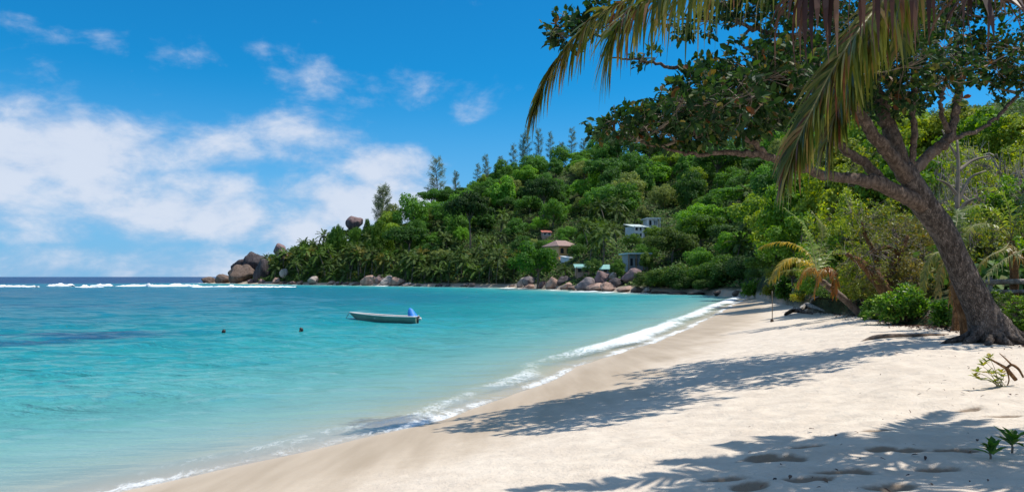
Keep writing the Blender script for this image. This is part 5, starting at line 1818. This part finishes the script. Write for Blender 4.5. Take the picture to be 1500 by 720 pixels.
D2 = float(hit(1310, 450)[1])
simple_tree('leaning_tree', 'short orange barked tree leaning left above the bright green bush', [
    [(1312, 450, D2, 26), (1298, 428, D2, 20), (1282, 405, D2, 17), (1262, 385, D2 - .2, 12), (1240, 372, D2 - .3, 6)],
    [(1300, 430, D2, 13), (1304, 400, D2 + .3, 11), (1318, 372, D2 + .5, 9), (1330, 345, D2 + .6, 5)],
    [(1283, 406, D2, 10), (1284, 380, D2 + .2, 8), (1270, 350, D2 + .3, 6), (1262, 325, D2 + .3, 3)],
    [(1318, 372, D2 + .5, 7), (1300, 362, D2 + .2, 6), (1275, 372, D2, 4)]], 'bark_orange', (190, .45))
simple_tree('gnarled_tree', 'gnarled pale limbed tree behind the short orange barked tree', [
    [(1338, 446, D2 + 2.5, 22), (1330, 415, D2 + 2.5, 17), (1318, 388, D2 + 2.4, 14), (1300, 372, D2 + 2.2, 10), (1278, 366, D2 + 2, 6)],
    [(1330, 415, D2 + 2.5, 12), (1346, 392, D2 + 2.4, 10), (1352, 372, D2 + 2.3, 7)],
    [(1318, 388, D2 + 2.4, 9), (1316, 360, D2 + 2.6, 8), (1308, 335, D2 + 2.8, 5)],
    [(1346, 392, D2 + 2.4, 8), (1330, 380, D2 + 1.8, 6), (1314, 384, D2 + 1.5, 4)]], 'bark_limb', (150, .5), color=(.10, .10, .03))
simple_tree('bare_tree', 'thin pale bare tree standing right behind the upper trunk', [
    [(1404, 372, 27, 8), (1403, 330, 27, 7), (1402, 285, 27.2, 6), (1404, 245, 27.3, 5), (1402, 205, 27.5, 3)],
    [(1403, 320, 27, 7), (1412, 300, 26.8, 6), (1428, 290, 26.6, 3)],
    [(1402, 285, 27.2, 6), (1388, 270, 27.2, 4), (1372, 262, 27.2, 2)],
    [(1404, 250, 27.3, 6), (1425, 235, 27.4, 4), (1450, 228, 27.5, 2)],
    [(1402, 300, 27.2, 6), (1420, 262, 27.4, 4), (1444, 250, 27.6, 2)],
    [(1403, 232, 27.4, 5), (1390, 210, 27.5, 3), (1380, 190, 27.6, 2)]], 'twig')
simple_tree('tree_stump', 'reddish broken trunk leaning against the foot of the big tree', [
    [(1420, 478, DT + 1.2, 26), (1412, 455, DT + 1.2, 20), (1402, 432, DT + 1.2, 15), (1396, 415, DT + 1.2, 9)]], 'bark_orange')

# rails and posts at the right edge
fb = P(1478, 430, DT + 4.5)
fb[2] = gz(fb[0], fb[1])
FE = empty('rail_fence', fb, 0, 'weathered grey two rail fence at the right edge behind the big trunk', 'fence')
for (y0, y1, wd) in ((413, 411, 8), (427, 426, 6)):
    g = Geo()
    a = spline(pw([(1440, y0, DT + 4.5, wd), (1500, (y0 + y1) / 2, DT + 4.4, wd), (1580, y1, DT + 4.2, wd)]), 12)
    tube(g, a[:, :3], a[:, 3], 9, True, .08, 5)
    child(g, 'rail', MT['grey_wood'], FE)
for px in (1450, 1512, 1572):
    g = Geo()
    t_ = P(px, 405, DT + 4.62)
    tube(g, [(t_[0], t_[1], gz(t_[0], t_[1]) - .3), (t_[0], t_[1], t_[2] * .5 + 1), t_], .075, 9, True, .08, px)
    child(g, 'post', MT['grey_wood'], FE)

# ------------------------------------------------------------------ things lying on the sand
def on_sand(px, py, up=0.0):
    h = hit(px, py)
    h[2] += up
    return h


b = on_sand(1176, 461)
DW = empty('driftwood', b, 0, 'dark broken driftwood piece lying on open sand beside the thin stake', 'driftwood')
g = Geo()
a = np.array([on_sand(1150, 463, .1), on_sand(1162, 460, .2), on_sand(1176, 459, .12), on_sand(1190, 460, .05)])
tube(g, spline(a, 16), np.interp(np.linspace(0, 1, 16), [0, .1, .4, 1], [.06, .12, .13, .05]), 9, True, .4, 3)
child(g, 'dark_piece', MT['driftwood'], DW)
g = Geo()
a = np.array([on_sand(1170, 458, .15), on_sand(1182, 455, .33), on_sand(1194, 455, .22), on_sand(1208, 457, .05)])
tube(g, spline(a, 16), np.interp(np.linspace(0, 1, 16), [0, .3, 1], [.1, .17, .04]), 9, True, .35, 8)
tube(g, spline([on_sand(1186, 455, .2), on_sand(1190, 449, .42), on_sand(1200, 447, .5)], 8), np.linspace(.09, .02, 8), 7, True, .3, 2)
child(g, 'grey_piece', MT['grey_wood'], DW)
b = on_sand(1330, 496)
g = Geo()
a = np.array([on_sand(1258, 500, -.05), on_sand(1285, 495, .03), on_sand(1325, 493, .04), on_sand(1365, 491, .02), on_sand(1400, 488, -.05)]) - b
tube(g, spline(a, 30), np.interp(np.linspace(0, 1, 30), [0, .2, .6, 1], [.03, .06, .05, .02]), 10, True, .2, 6)
o = g.obj('fallen_log', MT['bark_palm'])
o.location = b
tag(o, 'long pale log half buried in the sand left of the big trunk', 'log')
b = on_sand(1131, 471)
ST = empty('stake', b, 0, 'thin upright stake with a knob at its foot on the open sand', 'stake')
g = Geo()
a = P(1131, 426, b[1])
tube(g, spline([b + [0, 0, -.2], (a + b) / 2 + [.012, 0, 0], a], 8), .022, 7, True)
child(g, 'pole', MT['twig'], ST)
g = Geo()
tube(g, [b + [-.02, -.03, -.03], b + [-.02, -.03, .02], b + [-.02, -.03, .08], b + [-.02, -.03, .13], b + [-.02, -.03, .15]], [.05, .08, .085, .06, .02], 10, True, .15, 2)
child(g, 'knob', MT['driftwood'], ST)


def rosette(g, c, n, L, W, up=.5, r2=rng):
    a = np.arange(n) * 2.399 + r2.normal(0, .2, n)
    e = r2.uniform(.15, 1.0, n) * up + .1
    ax = np.stack([np.cos(a) * np.cos(e), np.sin(a) * np.cos(e), np.sin(e)], 1)
    nn = np.stack([-np.cos(a) * np.sin(e), -np.sin(a) * np.sin(e), np.cos(e)], 1)
    leaves(g, np.array(c) + ax * .01, ax, nn, L * r2.uniform(.75, 1.2, n), W * r2.uniform(.85, 1.15, n), fold=.2, curl=.25)


# yellow-green sprig with its brown forked twig
b = on_sand(1465, 566)
SP = empty('beach_sprig', b, 0, 'yellow green sprig with a bare brown forked twig on sunlit sand', 'plant')
D = float(b[1])
g = Geo()
for rows in ([(1488, 556, D, 6), (1478, 544, D, 6), (1474, 539, D, 5), (1455, 528, D, 3), (1444, 522, D, 2)], [(1474, 539, D, 4), (1482, 534, D, 4), (1492, 540, D - .1, 4), (1499, 552, D - .2, 3)],
             [(1482, 534, D, 3), (1472, 524, D, 2), (1464, 517, D, 1.2)], [(1474, 540, D, 2), (1478, 555, D + .05, 2), (1475, 566, D + .05, 1.5)]):
    a = spline(pw(rows), 12)
    tube(g, a[:, :3], a[:, 3], 7, True, .12, 4)
child(g, 'twig', MT['bark_orange'], SP)
g, gs = Geo(), Geo()
for (px, py) in [(1428, 552), (1432, 545), (1440, 536), (1444, 530), (1447, 546), (1455, 548), (1466, 546), (1468, 552), (1456, 560), (1450, 524), (1436, 556), (1462, 556)]:
    c = P(px, py, D + rng.uniform(-.12, .12))
    rosette(g, c, 7, .095, .05, 1.0)
    tube(gs, spline([b + rng.normal(0, .03, 3) * [1, 1, 0], (b + c) / 2 + [rng.normal(0, .03), 0, .04], c], 6), np.linspace(.006, .003, 6), 5, False)
child(gs, 'stem', MT['rachis'], SP)
child(g, 'leaves', MT['sprig_leaf'], SP, False)

for (px, py, L, n, tilt, lb) in [(1450, 676, .16, 13, 1.2, 'dark green seedling rosette in shaded sand, the left of two'), (1482, 662, .19, 14, 1.0, 'larger dark seedling with broad leaves right of the shaded rosette')]:
    b = on_sand(px, py)
    r_ = empty('seedling', b, 0, lb, 'plant', 'dark seedlings in the shaded sand')
    g, gs = Geo(), Geo()
    tube(gs, [(0, 0, -.05), (.01, 0, .04), (0, .01, .10)], [.012, .01, .008], 7)
    for k in range(3):
        rosette(g, (rng.normal(0, .03), rng.normal(0, .03), .05 + .035 * k), n // 3 + 1, L * (1 - .12 * k), L * .36, tilt)
    gs.obj('stem', MT['twig'], r_)
    g.obj('leaves', MT['green_leaf'], r_, False)

# dead leaves and twigs scattered over the upper beach
g = Geo()
n = 4200
r5 = np.random.default_rng(99)
yy = 4 + 30 * r5.random(n) ** 1.3
uu = r5.uniform(-.02, .72, n)
xx = uu * yy
ss, _ = coast(xx, yy)
dens_ = sstep(7, 13, ss) * (.25 + .75 * sstep(-.1, .5, fbm(xx / 2.2, yy / 2.2, 12, 3)))
ok = r5.random(n) < dens_
xx, yy = xx[ok], yy[ok]
zz = ground(xx, yy) + .03
m_ = len(xx)
ax = norm(np.stack([r5.normal(0, 1, m_), r5.normal(0, 1, m_), r5.normal(0, .12, m_)], 1))
L = r5.uniform(.012, .075, m_) 
leaves(g, np.stack([xx, yy, zz], 1), ax, norm(np.stack([r5.normal(0, .3, m_), r5.normal(0, .3, m_), np.ones(m_)], 1)), L, L * r5.uniform(.25, .6, m_), curl=.3)
n = 4200
D_ = r5.random(n)
pxx = 1115 + 480 * D_
d0 = np.interp((pxx - 750) / F, U_, D0_)
yy = d0 + r5.normal(-.3, 1.5, n)
xx = (pxx - 750) / F * yy
zz = ground(xx, yy) + .02
ax = norm(np.stack([r5.normal(0, 1, n), r5.normal(0, 1, n), r5.normal(0, .25, n)], 1))
L = r5.uniform(.06, .17, n)
leaves(g, np.stack([xx, yy, zz], 1), ax, norm(np.stack([r5.normal(0, .4, n), r5.normal(0, .4, n), np.ones(n)], 1)), L, L * r5.uniform(.3, .6, n), fine=False, curl=.3)
tag(g.obj('leaf_litter', MT['dry_leaf'], None, False), 'scattered dead brown leaves on the upper sand and under the shrubs', 'leaf litter', kind='stuff')

# ------------------------------------------------------------------ the boat
MT['boat_green'] = mat_plain('boat_green', (.15, .24, .2), .5, .15, 1.5)
MT['boat_white'] = mat_plain('boat_white', (.7, .66, .62), .5, .1, 2)
MT['boat_dark'] = mat_plain('boat_dark', (.03, .035, .04), .6, .2, 2)
MT['blue_cover'] = mat_plain('blue_cover', (.02, .24, .75), .55, .2, 3)
MT['rope'] = mat_plain('rope', (.12, .11, .1), .9, .2, 6)
BD = 3.0 * F / (470 - 405.5)
p0, p1 = P(517, 469, BD), P(612, 470, BD)
BL = p1[0] - p0[0]
BO = empty('boat', (0.5 * (p0[0] + p1[0]), BD, sea_z(0.5 * (p0[0] + p1[0]), BD)), R(-7), 'pale green open boat with a blue cover at its stern moored on the bay', 'boat')


def sect(t):
    """t 0 bow .. 1 stern: half beam at rail, keel height, rail height"""
    hb = .62 * (1 - (1 - min(1, t / .55)) ** 2.0) ** .75 * (1 - .14 * max(0, t - .55) / .45)
    keel = -.16 + .52 * max(0, 1 - t / .2) ** 2.0
    rail = .34 + .25 * (1 - t) ** 2.2
    return max(hb, .012), keel, rail


def hull_rows(off):
    V = []
    n = 26
    for i in range(n):
        t = i / (n - 1)
        hb, k, r = sect(t)
        x = -BL / 2 + BL * t + .25 * (1 - t) ** 2 * 0
        hb2, k2 = max(.006, hb - off), k + off * .8
        row = []
        for q in (-1, -.93, -.8, -.55, -.25, 0, .25, .55, .8, .93, 1):
            a = abs(q)
            yq = hb2 * (a ** .7 if a < 1 else 1) * (1 if q >= 0 else -1)
            zq = k2 + (r - k2) * (a ** 2.6)
            row.append((x - .32 * (1 - t) ** 5 * a, yq, zq))
        V += row
    return V, n, 11


g = Geo()
V, n, m_ = hull_rows(0)
Q = [(i * m_ + j, i * m_ + j + 1, (i + 1) * m_ + j + 1, (i + 1) * m_ + j) for i in range(n - 1) for j in range(m_ - 1)]
base = np.array(V)[(n - 1) * m_:]
g.add(V, Q)
g.add(np.vstack([base, [[BL / 2, 0, .2]]]), None, [(j, j + 1, m_) for j in range(m_ - 1)] + [(m_ - 1, 0, m_)])
g.obj('hull', MT['boat_green'], BO)
g = Geo()
V, n, m_ = hull_rows(.05)
g.add(V, [(i * m_ + j, (i + 1) * m_ + j, (i + 1) * m_ + j + 1, i * m_ + j + 1) for i in range(n - 1) for j in range(m_ - 1)])
g.obj('inner_hull', MT['boat_dark'], BO)
g = Geo()
for sg in (-1, 1):
    pts = []
    for i in range(26):
        t = i / 25
        hb, k, r = sect(t)
        pts.append((-BL / 2 + BL * t - .32 * (1 - t) ** 5, sg * hb, r + .01))
    tube(g, pts, .045, 7)
tube(g, [(BL / 2, -.53, .35), (BL / 2, 0, .35), (BL / 2, .53, .35)], .04, 7)
g.obj('gunwale', MT['boat_white'], BO)
for t in (.38, .68):
    g = Geo()
    hb = sect(t)[0]
    box(g, (-BL / 2 + BL * t - .12, -hb + .06, .22), (-BL / 2 + BL * t + .12, hb - .06, .26))
    g.obj('thwart', MT['boat_white'], BO, False)
mo = Geo()
box(mo, (BL / 2 + .02, -.09, -.35), (BL / 2 + .10, .09, .32))
tube(mo, [(BL / 2 + .02, 0, .28), (BL / 2 + .10, 0, .31), (BL / 2 + .18, 0, .33)], [.07, .09, .06], 10)
m1 = mo.obj('outboard_motor', MT['boat_dark'], BO)
g = Geo()
tube(g, [(BL / 2 + .10, 0, .16), (BL / 2 + .2, 0, .2), (BL / 2 + .30, 0, .24)], [.07, .12, .05], 10)
g.obj('cowl', MT['boat_white'], m1)
g = Geo()
cx = BL / 2 - .34
V = [(cx - .30, -.45, .36), (cx + .42, -.42, .36), (cx + .42, .42, .36), (cx - .30, .45, .36), (cx - .27, -.08, .98), (cx - .02, -.10, .93), (cx - .02, .10, .93), (cx - .27, .08, .98),
     (cx - .33, -.3, .62), (cx + .24, -.3, .60), (cx + .24, .3, .60), (cx - .33, .3, .62)]
g.add(V, [(0, 1, 9, 8), (1, 2, 10, 9), (2, 3, 11, 10), (3, 0, 8, 11), (8, 9, 5, 4), (9, 10, 6, 5), (10, 11, 7, 6), (11, 8, 4, 7), (4, 5, 6, 7)])
o = g.obj('motor_cover', MT['blue_cover'], BO)
md = o.modifiers.new('soft', 'SUBSURF')
md.levels = md.render_levels = 2
g = Geo()
tube(g, spline([(-BL / 2 - .3, 0, .62), (-BL / 2 - .48, -.05, .32), (-BL / 2 - .62, -.1, .0), (-BL / 2 - .7, -.1, -.3)], 10), .018, 6)
g.obj('mooring_rope', MT['rope'], BO)

# ------------------------------------------------------------------ swimmers
MT['skin'] = mat_plain('skin', (.3, .17, .11), .5, .1, 6)
MT['skin_dark'] = mat_plain('skin_dark', (.09, .05, .035), .5, .1, 6)
MT['hair'] = mat_plain('hair', (.012, .01, .009), .5, .3, 30)


def swimmer(px, py, label, sink, skin, face):
    D = 3.0 * F / (py - 405.5)
    p = P(px, py, D)
    root = empty('person', (p[0], D, sea_z(p[0], D) - sink), face, label, 'person', 'swimmers in the bay')
    J = [(0, 0, -.95), (0, 0, -.70), (0, .02, -.45), (0, .02, -.30), (0, .0, -.20), (0, -.01, -.12), (0, -.01, .0), (0, -.01, .07),
         (.19, .02, -.34), (.36, -.18, -.42), (.46, -.42, -.36), (.5, -.5, -.35), (-.19, .02, -.34), (-.36, -.16, -.44), (-.44, -.40, -.38), (-.48, -.48, -.37),
         (.10, 0, -1.02), (.13, -.06, -1.42), (.13, .14, -1.80), (.14, .02, -1.9), (-.10, 0, -1.02), (-.13, -.12, -1.40), (-.13, .10, -1.78), (-.14, -.02, -1.88), (0, -.105, -.045), (0, -.115, -.11)]
    RD_ = [.14, .13, .145, .12, .058, .075, .098, .085, .06, .045, .036, .03, .06, .045, .036, .03, .085, .058, .042, .035, .085, .058, .042, .035, .018, .03]
    E = [(0, 1), (1, 2), (2, 3), (3, 4), (4, 5), (5, 6), (6, 7), (3, 8), (8, 9), (9, 10), (10, 11), (3, 12), (12, 13), (13, 14), (14, 15), (0, 16), (16, 17), (17, 18), (18, 19), (0, 20), (20, 21), (21, 22), (22, 23), (6, 24), (5, 25)]
    me = bpy.data.meshes.new('body')
    me.from_pydata(J, E, [])
    o = bpy.data.objects.new('body', me)
    COL.objects.link(o)
    o.parent = root
    me.materials.append(skin)
    sk = o.modifiers.new('skin', 'SKIN')
    for i, v in enumerate(me.skin_vertices[0].data):
        v.radius = (RD_[i], RD_[i])
        v.use_root = i == 0
    ss_ = o.modifiers.new('smooth', 'SUBSURF')
    ss_.levels = ss_.render_levels = 2
    g = Geo()
    V, Q = [], []
    for i in range(9):
        for j in range(16):
            ph, th = math.pi * .62 * i / 8, 2 * math.pi * j / 16
            k = 1.0 if math.sin(th) > -.35 else (1.0 if ph < 1.0 else .86)
            V.append((.112 * math.sin(ph) * math.cos(th) * k, -.005 + .122 * math.sin(ph) * math.sin(th) * k + (.03 if ph > 1.0 and math.sin(th) < -.35 else 0), .02 + .145 * math.cos(ph)))
    for i in range(8):
        for j in range(16):
            Q.append((i * 16 + j, (i + 1) * 16 + j, (i + 1) * 16 + (j + 1) % 16, i * 16 + (j + 1) % 16))
    g.add(V, Q)
    g.obj('hair', MT['hair'], root)


swimmer(441, 490, 'swimmer with dark wet hair, head clear of the water, nearer the boat', -.10, MT['skin'], R(-60))
swimmer(328, 487.5, 'swimmer low in the water farther from the boat, only dark hair showing', .05, MT['skin_dark'], R(150))

# ------------------------------------------------------------------ render settings
sc.render.engine = 'CYCLES'
sc.cycles.use_denoising = True
sc.cycles.max_bounces = 7
sc.cycles.diffuse_bounces = 3
sc.cycles.glossy_bounces = 3
sc.cycles.transmission_bounces = 3
sc.cycles.transparent_max_bounces = 12
sc.cycles.sample_clamp_indirect = 6
sc.cycles.sample_clamp_direct = 4
sc.cycles.caustics_reflective = False
sc.cycles.caustics_refractive = False
sc.view_settings.view_transform = 'Standard'
sc.view_settings.look = 'None'
sc.view_settings.exposure = 0.24
sc.view_settings.gamma = 1.0
